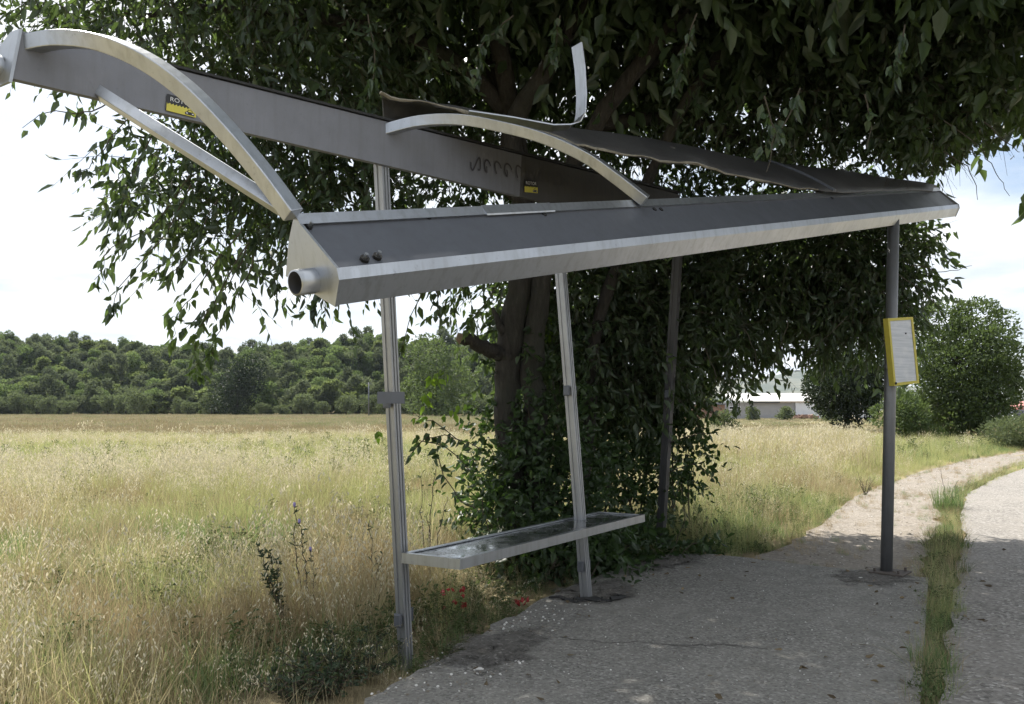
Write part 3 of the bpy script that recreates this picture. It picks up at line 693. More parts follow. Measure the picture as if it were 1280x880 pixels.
# main trough: rail strip, recessed web, lip box
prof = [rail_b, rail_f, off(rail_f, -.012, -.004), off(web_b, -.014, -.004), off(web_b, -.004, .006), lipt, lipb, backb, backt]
mats_idx = [0, 0, 1, 1, 0, 0, 0, 0, 0]  # web faces take a darker metal for the shade they reflect
m = MB(); secs = [[fb(t, *p) for p in prof] for t in np.linspace(.012, BL, 9)]
nn = len(prof); vs = [p for s in secs for p in s]; 
for k in range(len(secs) - 1):
    for i in range(nn):
        j = (i + 1) % nn; m.add([secs[k][i], secs[k][j], secs[k + 1][j], secs[k + 1][i]], [(0, 1, 2, 3)], mats_idx[i])
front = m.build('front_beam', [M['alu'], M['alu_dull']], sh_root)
m = MB()
ep = [rail_b, rail_f, off(web_b, .004, .004), off(lipt, .004, 0), off(lipb, .002, -.005), backb, backt]
m.loft([[fb(t, *p) for p in ep] for t in (0, .012)]); o = m.build('end_plate', M['alu'], front); 
m = MB(); ep2 = [(p[0] * 1.0, p[1]) for p in ep]; m.loft([[fb(t, *p) for p in ep2] for t in (BL + .001, BL + .012)]); m.build('end_plate', M['alu'], front)
# drain pipe stub
c = onplane(391, 351, PL, U); m = MB()
ri, ro = .041, .047; dirp = -U; s1 = unit(np.cross(dirp, z3)); s2 = np.cross(s1, dirp)
def ring(c, r, n=24): return [c + (s1 * math.cos(a) + s2 * math.sin(a)) * r for a in (2 * math.pi * k / n for k in range(n))]
m.loft([ring(c, ro), ring(c + dirp * .075, ro), ring(c + dirp * .077, ri)], 0, True, False); m.loft([ring(c + dirp * .077, ri), ring(c + dirp * .005, ri)], 1, True, False); m.add(ring(c + dirp * .006, ri), [tuple(range(24))], 1)
m.build('drain_pipe', [M['alu'], M['alu_dark']], front, True)  # bore painted dark for the shade inside the pipe
# bolts and plugs on the web
def webpt(px, py):
    P0 = fb(0, *rail_f); e = fb(0, *web_b) - P0; nw = unit(np.cross(U, e)); 
    if nw @ (P0 - np.array([0, 0, H])) > 0: nw = -nw
    return onplane(px, py, P0 - nw * .012, nw), nw
for px, py, r in ((471, 322, .018), (455, 325, .018), (386, 285, .012)):
    P, nw = webpt(px, py); m = MB(); m.tube([P - nw * .004, P + nw * .012], r, 14); m.tube([P + nw * .01, P + nw * .03], r * .45, 10, 1); m.build('bolt', [M['hole'], M['alu']], front)
for px, py in ((535, 272), (680, 268), (818, 262), (826, 262), (1040, 248)):
    P, nw = webpt(px, py); m = MB(); m.tube([P - nw * .004, P + nw * .006], .014, 10); m.build('rivet', M['hole'], front)
# join lines in the rail
for t in (1.0,):
    m = MB(); m.loft([[fb(tt, *off(p, a, b)) for p, a, b in ((rail_b, -.003, .004), (rail_f, .004, .003), (rail_f, .003, -.005), (rail_b, -.003, -.002))] for tt in (t, t + .5)]); m.build('rail_sleeve', M['alu'], front)

# rear beam
RLt, RLb = at(27, 42, 3.0), at(16, 98, 2.98); RRt, RRb = at(850, 246, 8.5), at(850, 292, 8.45)
UR = unit(RRt - RLt); RL = np.linalg.norm(RRt - RLt); NR = unit(np.cross(UR, z3))   # towards the road
def rb(t, h, d):   # t along 0..1, h 0 bottom..1 top, d depth towards the field
    b = RLb + (RRb - RLb) * t; tp = RLt + (RRt - RLt) * t; return b + (tp - b) * h - NR * d
m = MB()
secs = [[rb(t, 0, 0), rb(t, 1, 0), rb(t, 1.06, .0), rb(t, 1.08, .03), rb(t, 1.0, .05), rb(t, .55, .17), rb(t, 0.22, .15), rb(t, -.02, .02)] for t in np.linspace(0, 1, 9) ** 1.35]
m.loft(secs); nsec = len(secs[0]); rear = m.build('rear_beam', [M['rear_web'], M['rear_shade']], sh_root)
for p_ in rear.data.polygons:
    if min(p_.vertices) >= nsec * 5: p_.material_index = 1  # far part takes the colour darkened for shade
m = MB(); m.loft([[rb(t, 1.085, -.012), rb(t, 1.085, .045), rb(t, 1.14, .045), rb(t, 1.14, -.012)] for t in (.085, 1)]); m.build('rubber_seal', M['rubber'], rear)
m = MB(); m.loft([[p - UR * dd for p in [rb(0, -.1, -.006), rb(0, 1.08, -.006), rb(0, 1.1, .06), rb(0, .6, .2), rb(0, -.1, .19)]] for dd in (.002, .014)]); m.build('end_plate', M['alu'], rear)
c = rb(0, .35, .1) - UR * .012; dirp = -UR; s1 = unit(np.cross(dirp, z3)); s2 = np.cross(s1, dirp)
m = MB(); m.loft([ring(c, ro), ring(c + dirp * .075, ro), ring(c + dirp * .077, ri)], 0, True, False); m.loft([ring(c + dirp * .077, ri), ring(c + dirp * .005, ri)], 1, True, False); m.add(ring(c + dirp * .006, ri), [tuple(range(24))], 1)
m.build('drain_pipe', [M['alu'], M['alu_dark']], rear, True)  # dark bore colour stands for shade in the hollow

# stickers on the rear beam
wn = unit(np.cross(UR, RLt - RLb)); wn = wn if wn @ (np.array([0, 0, H]) - RLt) > 0 else -wn
M['st_black'] = plain('sticker_black', (.012, .012, .014), .35); M['st_yellow'] = plain('sticker_yellow', (.62, .55, .08), .4, 0, .06); M['st_white'] = plain('sticker_white', (.75, .75, .75), .4)
def webplane(px):
    Y = 1 / (.3333 - .2157 * (px - 21) / 829); t = (Y - 3) / 5.5; n_ = unit(np.cross(UR, rb(t, 1, 0) - rb(t, 0, 0)))
    if n_ @ (np.array([0, 0, H]) - rb(t, 0, 0)) < 0: n_ = -n_
    return rb(t, 0, 0) + n_ * .006, n_
def sticker(pa, pb, pc, name_txt):
    p0_, wn = webplane((pa[0] + pb[0]) / 2)
    a, b, cc = (onplane(*p, p0_, wn) for p in (pa, pb, pc))   # top-left, top-right, bottom-left
    ex = b - a; ey = a - cc
    def P(u, v, d): return cc + ex * u + ey * v + wn * d
    m = MB(); m.add([P(0, 0, 0), P(1, 0, 0), P(1, 1, 0), P(0, 1, 0)], [(0, 1, 2, 3)], 0)
    pts = [P(0, .02, .0012), P(1, .02, .0012)]; n = 9; zig = []
    for k in range(n):
        zig += [(1 - k / n, .50), (1 - (k + .75) / n, .40)]
    top_ = [(1, .42)] + zig + [(0, .5)]
    vs = [P(0.0, .0, .0012), P(1, .0, .0012)] + [P(u, v, .0012) for u, v in top_]
    m.add(vs, [tuple(range(len(vs)))], 1)
    def poly(pp, d, mi): m.add([P(u, v, d) for u, v in pp], [tuple(range(len(pp)))], mi)
    # little car front
    poly([(.62, .06), (.94, .06), (.94, .2), (.88, .24), (.84, .36), (.72, .36), (.68, .24), (.62, .2)], .002, 0)
    poly([(.71, .235), (.85, .235), (.825, .33), (.735, .33)], .0028, 1); poly([(.65, .12), (.71, .12), (.71, .18), (.65, .18)], .0028, 2); poly([(.85, .12), (.91, .12), (.91, .18), (.85, .18)], .0028, 2)
    o = m.build('sticker', [M['st_black'], M['st_yellow'], M['st_white']], rear); o['label'] = 'small black and yellow sticker'
    cu = bpy.data.curves.new('lettering', 'FONT'); cu.body = name_txt; cu.size = 1; cu.align_x = 'LEFT'
    tmp = bpy.data.objects.new('tmp', cu); COL.objects.link(tmp); bpy.context.view_layer.update()
    me = bpy.data.meshes.new_from_object(tmp.evaluated_get(bpy.context.evaluated_depsgraph_get())); bpy.data.objects.remove(tmp)
    vv = np.array([v.co[:] for v in me.vertices]); w = vv[:, 0].max(); hh = vv[:, 1].max()
    V = np.array([P(.09 + .8 * q[0] / w, .62 + .24 * q[1] / hh, .002) for q in vv])
    mk('lettering', V, [tuple(p.vertices) for p in me.polygons], M['st_white'], rear)
sticker((209, 117), (246, 127), (207.5, 138), 'ROTOR'); sticker((655.5, 224), (672, 226), (655.5, 240), 'ROTOR')
# faded graffiti scrawls on the rear beam
M['graf'] = plain('faded_graffiti', (.055, .052, .058), .6)
m = MB()
gx = 588
while gx < 785:
    k = R.randrange(4); w = R.uniform(9, 14); y0 = 205 + (gx - 588) * .19; P_ = []
    for i in range(14):
        t = i / 13; a = t * 2 * math.pi * (1 if k < 2 else .7) + k
        P_.append((gx + w * (.5 + .45 * math.cos(a) * (1 if k % 2 else t)), y0 + 8 * math.sin(a * (1 if k < 3 else 2))))
    p0_, wn = webplane(gx + 6); m = MB(); q = [onplane(px, py, p0_, wn) for px, py in P_]
    for a, b in zip(q[:-1], q[1:]):
        s = unit(np.cross(b - a, wn)) * .007; m.add([a - s, b - s, b + s, a + s], [(0, 1, 2, 3)])
    gx += w + R.uniform(0, 3); m.build('graffiti_scrawl', M['graf'], rear)

# arches
def arch(px_pts, Y0, Y1, wid, th, name='arch', mat='alu', ydip=0):
    c = []
    for i, (a, b) in enumerate(px_pts):
        t = i / (len(px_pts) - 1); c.append(at(a, b, Y0 + (Y1 - Y0) * t + ydip * math.sin(math.pi * t)))
    # resample smoothly (Catmull-Rom)
    P = []; cc = [2 * c[0] - c[1]] + c + [2 * c[-1] - c[-2]]
    for i in range(1, len(cc) - 2):
        for k in range(5):
            t = k / 5; a, b, d, e = cc[i - 1], cc[i], cc[i + 1], cc[i + 2]
            P.append(.5 * ((2 * b) + (-a + d) * t + (2 * a - 5 * b + 4 * d - e) * t * t + (-a + 3 * b - 3 * d + e) * t ** 3))
    P.append(c[-1]); secs = []; A = unit(U * .5 + UR * .5)
    for i, p in enumerate(P):
        tg = unit(P[min(i + 1, len(P) - 1)] - P[max(0, i - 1)]); wv = unit(A - tg * (A @ tg)); nv = np.cross(tg, wv)
        if nv[2] < 0 and i < 3: nv = -nv
        secs.append([p + wv * wid * a + nv * th * b for a, b in ((-.5, -.5), (.5, -.5), (.5, .5), (-.5, .5))])
    m = MB(); m.loft(secs); return m.build(name, M[mat], sh_root, bevel=.004), P
a1, A1 = arch([(29, 57), (77, 49), (128, 54), (181, 76), (232, 112), (283, 163), (330, 219), (367, 269)], 3.04, 2.96, .062, .06)
a2, A2 = arch([(474, 165), (526, 152), (577, 150), (629, 159), (681, 173), (732, 196), (767, 220), (807, 251)], 4.72, 4.62, .06, .062)
a3, A3 = arch([(962, 201), (985, 209), (1015, 222), (1044, 238)], 7.0, 6.5, .035, .02, mat='alu_dull')
# tie strut
p0, p1_ = at(110, 107, 3.29), at(356, 263, 2.99); tg = unit(p1_ - p0); sv = unit(np.cross(tg, z3)); uv = np.cross(sv, tg)
m = MB(); ca, sa_ = math.cos(.5), math.sin(.5); sv, uv = sv * ca + uv * sa_, uv * ca - sv * sa_
m.loft([[p + sv * .023 * a + uv * .023 * b for a, b in ((-1, -1), (1, -1), (1, 1), (-1, 1))] for p in (p0, p0 + (p1_ - p0) * .5, p1_)]); m.build('tie_strut', M['alu'], sh_root, bevel=.003)

# roof sheet (warped, torn along its lower edge)
def interp_poly(pp, n):
    pp = np.array(pp, float); d = np.r_[0, np.cumsum(np.hypot(*np.diff(pp, axis=0).T))]; t = np.linspace(0, d[-1], n); return np.stack([np.interp(t, d, pp[:, 0]), np.interp(t, d, pp[:, 1])], 1)
far_e = interp_poly([(479, 157), (560, 145), (640, 152), (700, 160), (760, 165), (850, 180), (960, 203), (1060, 214), (1160, 231), (1172, 235)], 60)
near_e = interp_poly([(476, 119), (530, 128), (560, 136), (612, 149), (694, 171), (740, 184), (870, 207), (940, 223), (1005, 238), (1100, 238), (1166, 238)], 60)
vs, fs = [], []; nv_ = 7
for i in range(60):
    Yf = float(np.interp(far_e[i][0], [479, 760, 960, 1060, 1172], [4.95, 6.4, 7.6, 8.3, 9.5])); Yn = float(np.interp(near_e[i][0], [476, 740, 1005, 1046, 1166], [4.78, 5.3, 6.45, 6.75, 8.9]))
    a = at(*far_e[i], Yf); b = at(*near_e[i], Yn); b = b + unit(b - a) * (.055 * mnoise.noise((i * .9, 1.7, 0)) * (i < 50) + R.uniform(-.015, .012)) + z3 * .02 * mnoise.noise((i * .31, 9.1, 0))
    for k in range(nv_):
        s = k / (nv_ - 1); p = a * (1 - s) + b * s + z3 * (.05 * math.sin(math.pi * s) + .012 * mnoise.noise((i * .13, s, 3.3))); vs.append(p)
for i in range(59):
    for k in range(nv_ - 1): fs.append((i * nv_ + k, i * nv_ + k + 1, (i + 1) * nv_ + k + 1, (i + 1) * nv_ + k))
def sheet_mat():
    m, nt, p, o = new_mat('smoked_roof_sheet'); v = worldpos(nt); a = noise_n(nt, v, 2.5, 6, .7); b = noise_n(nt, v, 25, 5, .7)
    c = ramp(nt, a, [(.35, (.028, .027, .027)), (.6, (.048, .047, .046)), (.8, (.075, .072, .068))]); c = mixc(nt, ramp(nt, b, [(.55, (0, 0, 0)), (.75, (.6,) * 3)]), c, (.024, .023, .022))
    nt.links.new(c, p.inputs['Base Color']); p.inputs['Roughness'].default_value = .55; bump(nt, p, b, .3, .01); return m
M['sheet'] = sheet_mat(); M['lichen'] = plain('mossy_torn_edge', (.22, .2, .16), .95, 0, .5, 40)
roof = mk('roof_sheet', vs, fs, M['sheet'], sh_root, True); so = roof.modifiers.new('thick', 'SOLIDIFY'); so.thickness = .012
m = MB(); e = [np.array(vs[i * nv_ + nv_ - 1]) for i in range(48)]
m.tube([p + np.array([0, 0, R.uniform(-.006, .006)]) for p in e], [R.uniform(.003, .011) for _ in e], 6, wob=.4); m.build('torn_edge', M['lichen'], roof)
# second field-side strip of the sheet still fixed on the last bay
# bent trim strip
c = [at(*p, d) for p, d in (((585, 143), 4.86), ((640, 151), 4.9), ((690, 160), 4.95), ((712, 158), 4.96), ((722, 152), 4.96), ((726, 142), 4.96), ((727, 120), 4.95), ((725, 85), 4.93), ((721, 56), 4.92))]
secs = []
for i, p in enumerate(c):
    tg = unit(c[min(i + 1, 8)] - c[max(i - 1, 0)]); wv = unit(np.array([.55, -.75, .1])); wv = unit(wv - tg * (wv @ tg)); nv = np.cross(tg, wv)
    secs.append([p + wv * .045 * a + nv * .004 * b for a, b in ((-1, -1), (1, -1), (1, 1), (-1, 1))])
m = MB(); m.loft(secs); m.build('trim_strip', M['alu'], sh_root)['label'] = 'flat metal strip bent upright'

# posts
def ribbed(c, ax, ay, s):
    pf = []
    for sx, sy in ((-1, -1), (1, -1), (1, 1), (-1, 1)): pass
    h = s / 2; g = .006
    pts = [(-h, -h), (-.28 * s, -h), (-.28 * s, -h + g), (-.12 * s, -h + g), (-.12 * s, -h), (.12 * s, -h), (.12 * s, -h + g), (.28 * s, -h + g), (.28 * s, -h), (h, -h),
           (h, -.15 * s), (h - g, -.15 * s), (h - g, .15 * s), (h, .15 * s), (h, h), (-h, h), (-h, .15 * s), (-h + g, .15 * s), (-h + g, -.15 * s), (-h, -.15 * s)]
    return [c + ax * a + ay * b for a, b in pts]
def post(bp, tp, s, mat, clips=(), sqr=True):
    ax = unit(np.array([UR[0], UR[1], 0])); ay = np.array([-ax[1], ax[0], 0])
    if ay @ (np.array([0, 0, 0]) - bp * [1, 1, 0]) > 0: ay = -ay    # grooved face towards the viewer side
    ay2 = -ay
    m = MB(); secs = []
    for t in np.linspace(0, 1, 5):
        secs.append(ribbed(bp + (tp - bp) * t, ax, ay, s))
    m.loft(secs); o = m.build('post', M[mat], sh_root)
    for (px, py, side) in clips:
        Yc = bp[1] + (tp[1] - bp[1]) * .5; tt = (py - PY[0]) / (PY[1] - PY[0]); q = bp + (tp - bp) * tt
        m = MB(); m.box(q + ax * side * (s * .5 + .02), [ax, ay, z3], [.012, .022, .034]); m.box(q + ax * side * (s * .5 + .024), [ax, ay, z3], [.004, .026, .04]); m.build('clip', M['alu_dull'], o, bevel=.003)
    return o
def post_px(pb, pt, Yb_, Yt_, s, mat, clips):
    global PY
    PY = (pb[1], pt[1]); return post(at(*pb, Yb_), at(*pt, Yt_), s, mat, clips)
P1 = post_px((508, 838), (476, 196), gp(508, 838, GZ)[1], 4.72, .063, 'post', [(487, 498, -1), (525, 768, 1), (487, 772, -1)])
P2 = post_px((733, 747), (692, 228), 6.5, 6.45, .068, 'post', [(712, 492, -1), (740, 492, 1), (722, 708, -1), (742, 708, 1)])
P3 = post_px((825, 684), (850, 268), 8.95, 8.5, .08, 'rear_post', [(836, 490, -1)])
# grey cover plates behind the first post
m = MB(); q = at(497, 497, 4.78); ax = unit(np.array([UR[0], UR[1], 0])); m.box(q + NR * -.05, [(1, .15, 0), (-.15, 1, 0), (0, 0, 1)], [.078, .004, .034]); m.build('cover_plate', M['alu_dull'], sh_root)
b = gp(1108, 716); t = at(1117, 268, b[1] + .12); m = MB(); m.tube([b + z3 * .0, b + (t - b) * .5, t], .051, 20)
rp = m.build('post', M['dark_post'], sh_root, True); rp['label'] = 'dark round steel post'
m = MB(); m.box(b + [.02, -.03, .012], [unit(U * [1, 1, 0]), NF, z3], [.14, .14, .008]); m.build('base_plate', M['rusty'], rp, bevel=.003)
for sx in (-1, 1):
    for sy in (-1, 1): q = b + [.02, -.03, .02] + U * [1, 1, 0] * .1 * sx + NF * .1 * sy; m = MB(); m.tube([q, q + z3 * .03], .011, 6); m.build('bolt', M['rusty'], rp)
# ragged dark collar round the middle post
q = gp(735, 748); m = MB()
ringp = [q + np.array([(.25 + R.uniform(-.04, .05)) * math.cos(a), (.15 + R.uniform(-.03, .04)) * math.sin(a), .006 + R.uniform(0, .02)]) for a in np.linspace(math.pi * .95, math.pi * 2.1, 22)]
m.tube(ringp, [R.uniform(.006, .018) for _ in ringp], 7, wob=.35); m.tube([p * .6 + q * .4 + [0, 0, .004] for p in ringp[4:16]], [R.uniform(.01, .02) for _ in range(12)], 6, wob=.3)
m.build('rubber_collar', M['rubber'], P2)

# bench
be_ = empty('bench', at(640, 690, 5.6)); tag(be_, 'narrow bench with a dirty glass seat in a flat metal frame between shelter posts', 'bench')
f0, f1 = at(575, 699, 4.62), at(806, 643, 6.75); r0 = at(502, 691, 4.83); r1 = r0 + (f1 - f0)
def bq(u, v, d=0): return f0 * (1 - u) * (1 - v) + f1 * u * (1 - v) + r0 * (1 - u) * v + r1 * u * v - z3 * d
m = MB(); hgt = .058; tk = .012
for (ua, va, ub, vb) in ((0, 0, 1, 0), (1, 0, 1, 1), (1, 1, 0, 1), (0, 1, 0, 0)):
    a, b = bq(ua, va), bq(ub, vb); cen = bq(.5, .5); d = unit(b - a); inn = unit(cen - (a + b) / 2 - d * ((cen - (a + b) / 2) @ d))
    lip = .03
    m.loft([[p, p + inn * lip, p + inn * lip - z3 * .006, p + inn * tk - z3 * .006, p + inn * tk - z3 * hgt, p - z3 * hgt] for p in (a, b)])
m.build('seat_frame', M['alu'], be_)
def glass_mat():
    m, nt, p, o = new_mat('dirty_seat_glass'); v = worldpos(nt); a = noise_n(nt, v, 5, 6, .7); b = noise_n(nt, v, 60, 4, .7)
    c = ramp(nt, a, [(.4, (.03, .035, .035)), (.7, (.12, .125, .12))]); c = mixc(nt, ramp(nt, b, [(.6, (0, 0, 0)), (.7, (.7,) * 3)]), c, (.3, .3, .28))
    nt.links.new(c, p.inputs['Base Color']); r = ramp(nt, a, [(.4, (.06,) * 3), (.75, (.5,) * 3)]); nt.links.new(r, p.inputs['Roughness']); p.inputs['Specular IOR Level'].default_value = 1.0; return m
m = MB(); m.loft([[bq(u, v, d) for v, d in ((.04, .010), (.96, .010), (.96, .018), (.04, .018))] for u in np.linspace(.012, .988, 4)]); m.build('seat_glass', glass_mat(), be_)
for u in (.33, .66): m = MB(); m.box(bq(u, .5, .04), [f1 - f0, r0 - f0, z3], [.02, np.linalg.norm(r0 - f0) * .47, .015]); m.build('crossbar', M['alu_dull'], be_)

# timetable board on the dark post
Yt = gp(1108, 716)[1] - .06
tb = empty('timetable_board', at(1122, 440, Yt)); tag(tb, 'yellow framed timetable board with a blank faded sheet on the dark round post', 'sign')
tl, tr_ = at(1111, 399, Yt - .02), at(1141, 392.5, Yt - .22 + .3); bl, br = at(1110, 483, Yt - .02), at(1138, 474, Yt - .22 + .3)
ex = unit(np.array([.89, .446, .09])); ey = unit(z3 - ex * ex[2]); en = np.cross(ex, ey)
if en @ (np.array([0, 0, H]) - tl) < 0: en = -en
c0 = at(1109, 398, Yt - .13); H_ = .60; W_ = .33
M['yellow'] = plain('faded_yellow_paint', (.47, .40, .055), .5, 0, .2, 25)
def tp(u, v, d): return c0 + ex * u * W_ - ey * v * H_ + en * d
m = MB(); bw = .075; bh = bw * W_ / H_
for (u0, u1, v0, v1) in ((0, 1, 0, bh), (0, 1, 1 - bh, 1), (0, bw, bh, 1 - bh), (1 - bw, 1, bh, 1 - bh)):
    m.loft([[tp(u0, v0, d), tp(u1, v0, d), tp(u1, v1, d), tp(u0, v1, d)] for d in (-.045, .008)])
m.build('frame', M['yellow'], tb)
def paper():
    m, nt, p, o = new_mat('faded_timetable_sheet'); v = worldpos(nt); mp = N(nt, 'ShaderNodeMapping'); mp.inputs['Scale'].default_value = (3, 3, 60); nt.links.new(v, mp.inputs['Vector'])
    a = noise_n(nt, mp.outputs[0], 1, 3); b = noise_n(nt, v, 9, 5)
    c = ramp(nt, a, [(.4, (.52, .53, .56)), (.62, (.42, .44, .47))]); c = mixc(nt, ramp(nt, b, [(.5, (0, 0, 0)), (.7, (.6,) * 3)]), c, (.6, .6, .6))
    nt.links.new(c, p.inputs['Base Color']); p.inputs['Roughness'].default_value = .25; return m
m = MB(); m.loft([[tp(bw, bh, d), tp(1 - bw, bh, d), tp(1 - bw, 1 - bh, d), tp(bw, 1 - bh, d)] for d in (-.04, .002)]); m.build('timetable_sheet', paper(), tb)
for u_, v_, d_, r_ in ((.66, .24, .001, .008), (.05, .965, .011, .012)): m = MB(); m.tube([tp(u_, v_, d_), tp(u_, v_, d_ + .006)], r_, 8); m.build('screw', M['hole'], tb)
q = at(1113, 440, Yt + .06)
for dz in (-.15, .12): m = MB(); m.tube([q + z3 * dz, q + z3 * (dz + .03)], .058, 16); m.build('clamp', M['dark_post'], tb)

# ================================================================== BIG TREE
bt = empty('hackberry_tree', at(655, 700, 8.3) * [1, 1, 0]); tag(bt, 'big dark leafy tree with forked trunks growing behind the shelter', 'tree')
def smooth(pts, r, per=5):
    c = [np.asarray(p, float) for p in pts]; cc = [2 * c[0] - c[1]] + c + [2 * c[-1] - c[-2]]; P = []; Rr = []
    for i in range(1, len(cc) - 2):
        for k in range(per):
            t = k / per; a, b, d, e = cc[i - 1], cc[i], cc[i + 1], cc[i + 2]
            P.append(.5 * ((2 * b) + (-a + d) * t + (2 * a - 5 * b + 4 * d - e) * t * t + (-a + 3 * b - 3 * d + e) * t ** 3) + rng.normal(0, .008, 3)); Rr.append(r[i - 1] * (1 - t) + r[i] * t)
    P.append(c[-1]); Rr.append(r[-1]); return P, Rr
def stem(pp, r, name='trunk', Y=8.3, mat='bark', sides=12):
    pts = [at(p[0], p[1], p[2] if len(p) > 2 else Y) for p in pp]; P, Rr = smooth(pts, r); m = MB(); m.tube(P, Rr, sides, wob=.09); return m.build(name, M[mat], bt, True)
stem([(650, 712), (640, 600), (635, 500), (637, 430), (650, 350), (656, 260), (640, 150), (610, 60), (580, -90), (560, -300)], [.19, .135, .125, .135, .115, .10, .09, .08, .07, .05])
stem([(684, 712), (672, 600), (668, 500), (664, 450), (678, 350), (700, 250), (745, 155, 8.0), (800, 80, 7.8), (862, 0, 7.7), (940, -140, 7.7)], [.16, .125, .12, .115, .10, .09, .085, .08, .07, .05])
stem([(656, 260), (640, 160, 8.0), (690, 75, 7.8), (735, -10, 7.7), (790, -150, 7.6)], [.12, .1, .085, .07, .04], 'limb', 8.2)
stem([(712, 705), (735, 560), (744, 420), (790, 280), (850, 140, 8.2), (905, 60, 8.0), (960, -40, 7.9)], [.09, .07, .065, .06, .055, .05, .04], 'limb', 8.7)
stem([(640, 150, 8.3), (560, 70, 8), (440, 30, 7.6), (300, 10, 7.2), (180, 20, 7.0)], [.09, .07, .055, .04, .02], 'limb')
stem([(800, 80, 8.3), (930, 40, 8), (1060, 60, 7.8), (1180, 110, 7.6)], [.08, .06, .045, .02], 'limb')
stem([(745, 155, 8.3), (860, 150, 8.8), (980, 200, 9.2), (1060, 280, 9.4)], [.08, .06, .04, .02], 'limb')
stem([(640, 150, 8.3), (600, -120, 7.2), (620, -500, 5.6), (700, -1100, 4)], [.1, .08, .06, .03], 'limb')
stem([(655, 250, 8.3), (590, 200, 8.5), (470, 180, 8.4), (330, 150, 7.9)], [.08, .06, .045, .02], 'limb')
stem([(638, 446, 8.25), (620, 440, 8.2), (602, 432, 8.1), (577, 423, 8.05)], [.085, .075, .07, .055], 'broken_stub')
m = MB(); q = at(577, 423, 8.05); m.tube([q, q + unit(at(577, 423, 8.05) - at(602, 432, 8.1)) * .05], [.054, .035], 9, wob=.35); m.build('broken_end', M['cut_wood'], bt)
stem([(634, 425, 8.25), (624, 405, 8.2), (616, 385, 8.2)], [.05, .035, .015], 'dead_twig')

foli = []; twP, twD, twL = [], [], []
def cluster(c, r, n, M_=10, L=.115, W=.048, tl=(.35, .7), out=.5, droop=.75, twigs=True):
    st = in_ellipsoid(n, c, r, .0); ctr = np.array(c) + [0, 0, -.3]
    d = nrm(st - ctr) * out + rng.normal(size=(n, 3)) * .5 + [0, 0, -.35]
    t = rng.uniform(*tl, n); foli.append(twig_leaves(st, d, t, M_, L, W, droop))
    if twigs: twP.append(st); twD.append(nrm(d)); twL.append(t)
C = lambda px, py, Y: at(px, py, Y)
cluster(C(230, 15, 7.0), (1.2, .9, .62), 250)
cluster(C(80, -25, 6.8), (.9, .8, .48), 130)
cluster(C(380, 40, 7.4), (1.2, 1.2, .9), 380)
cluster(C(350, 170, 7.6), (.8, .9, .75), 330)
cluster(C(215, 215, 7.2), (.5, .6, .5), 90)
cluster(C(270, 290, 7.3), (.45, .6, .42), 70)
cluster(C(430, 240, 7.9), (.7, .8, .8), 250)
cluster(C(560, 50, 9.2), (1.4, 1.2, 1.1), 520)
cluster(C(580, 210, 9.2), (1.1, .8, .75), 330)
cluster(C(760, 50, 9.9), (1.6, 1.3, 1.25), 620)
cluster(C(780, 180, 9.6), (1.3, .8, .8), 420)
cluster(C(960, 40, 8.6), (1.7, 1.6, 1.25), 850)
cluster(C(1160, 40, 8.2), (1.4, 1.4, 1.1), 620)
cluster(C(1060, 160, 8.8), (1.4, 1.1, .8), 520)
cluster(C(1170, 160, 8.2), (.7, .8, .55), 180)
cluster(C(980, 315, 9.9), (1.4, .9, .95), 800)
cluster(C(850, 380, 10.0), (1.0, .9, 1.15), 560)
cluster(C(1080, 330, 9.8), (.75, .8, .85), 300)
cluster(C(1130, 330, 9.6), (.4, .5, .5), 70)
cluster(C(1060, 395, 10.0), (.6, .7, .35), 150)
cluster(C(720, 340, 9.2), (.8, .7, .9), 260)
cluster(C(770, 450, 9.4), (.85, .7, .8), 480)
cluster(C(880, 425, 9.6), (.5, .6, .3), 110)
cluster(C(620, 330, 9.3), (.7, .6, .7), 120)
cluster(C(900, 345, 10.7), (1.4, .7, 1.15), 560, 10, .14, .065)
cluster(C(740, 380, 10.5), (1.2, .8, 1.2), 480, 10, .14, .065)
cluster(C(1050, 315, 10.5), (.9, .7, .85), 300, 10, .14, .065)
cluster(C(1075, 400, 10.2), (.55, .5, .38), 150)
cluster(C(700, 430, 9.0), (.6, .6, .6), 170)
# upper canopy: what shades the stop
for c, r, n in (((1.2, 8.2, 6.6), (4.2, 3.4, 1.7), 1700), ((3.4, 7.4, 6.4), (3.0, 2.9, 1.5), 1100), ((-1.0, 8.2, 6.2), (2.4, 2.4, 1.2), 600), ((1.0, 6.2, 6.6), (3.4, 2.4, 1.3), 900), ((2.5, 8.4, 8.2), (3.5, 3.0, 1.6), 900), ((5.6, 7.8, 5.6), (2.2, 2.4, 1.5), 700)):
    cluster(c, r, int(n * 1.3), 10, .2, .095, (.4, .8), twigs=False)
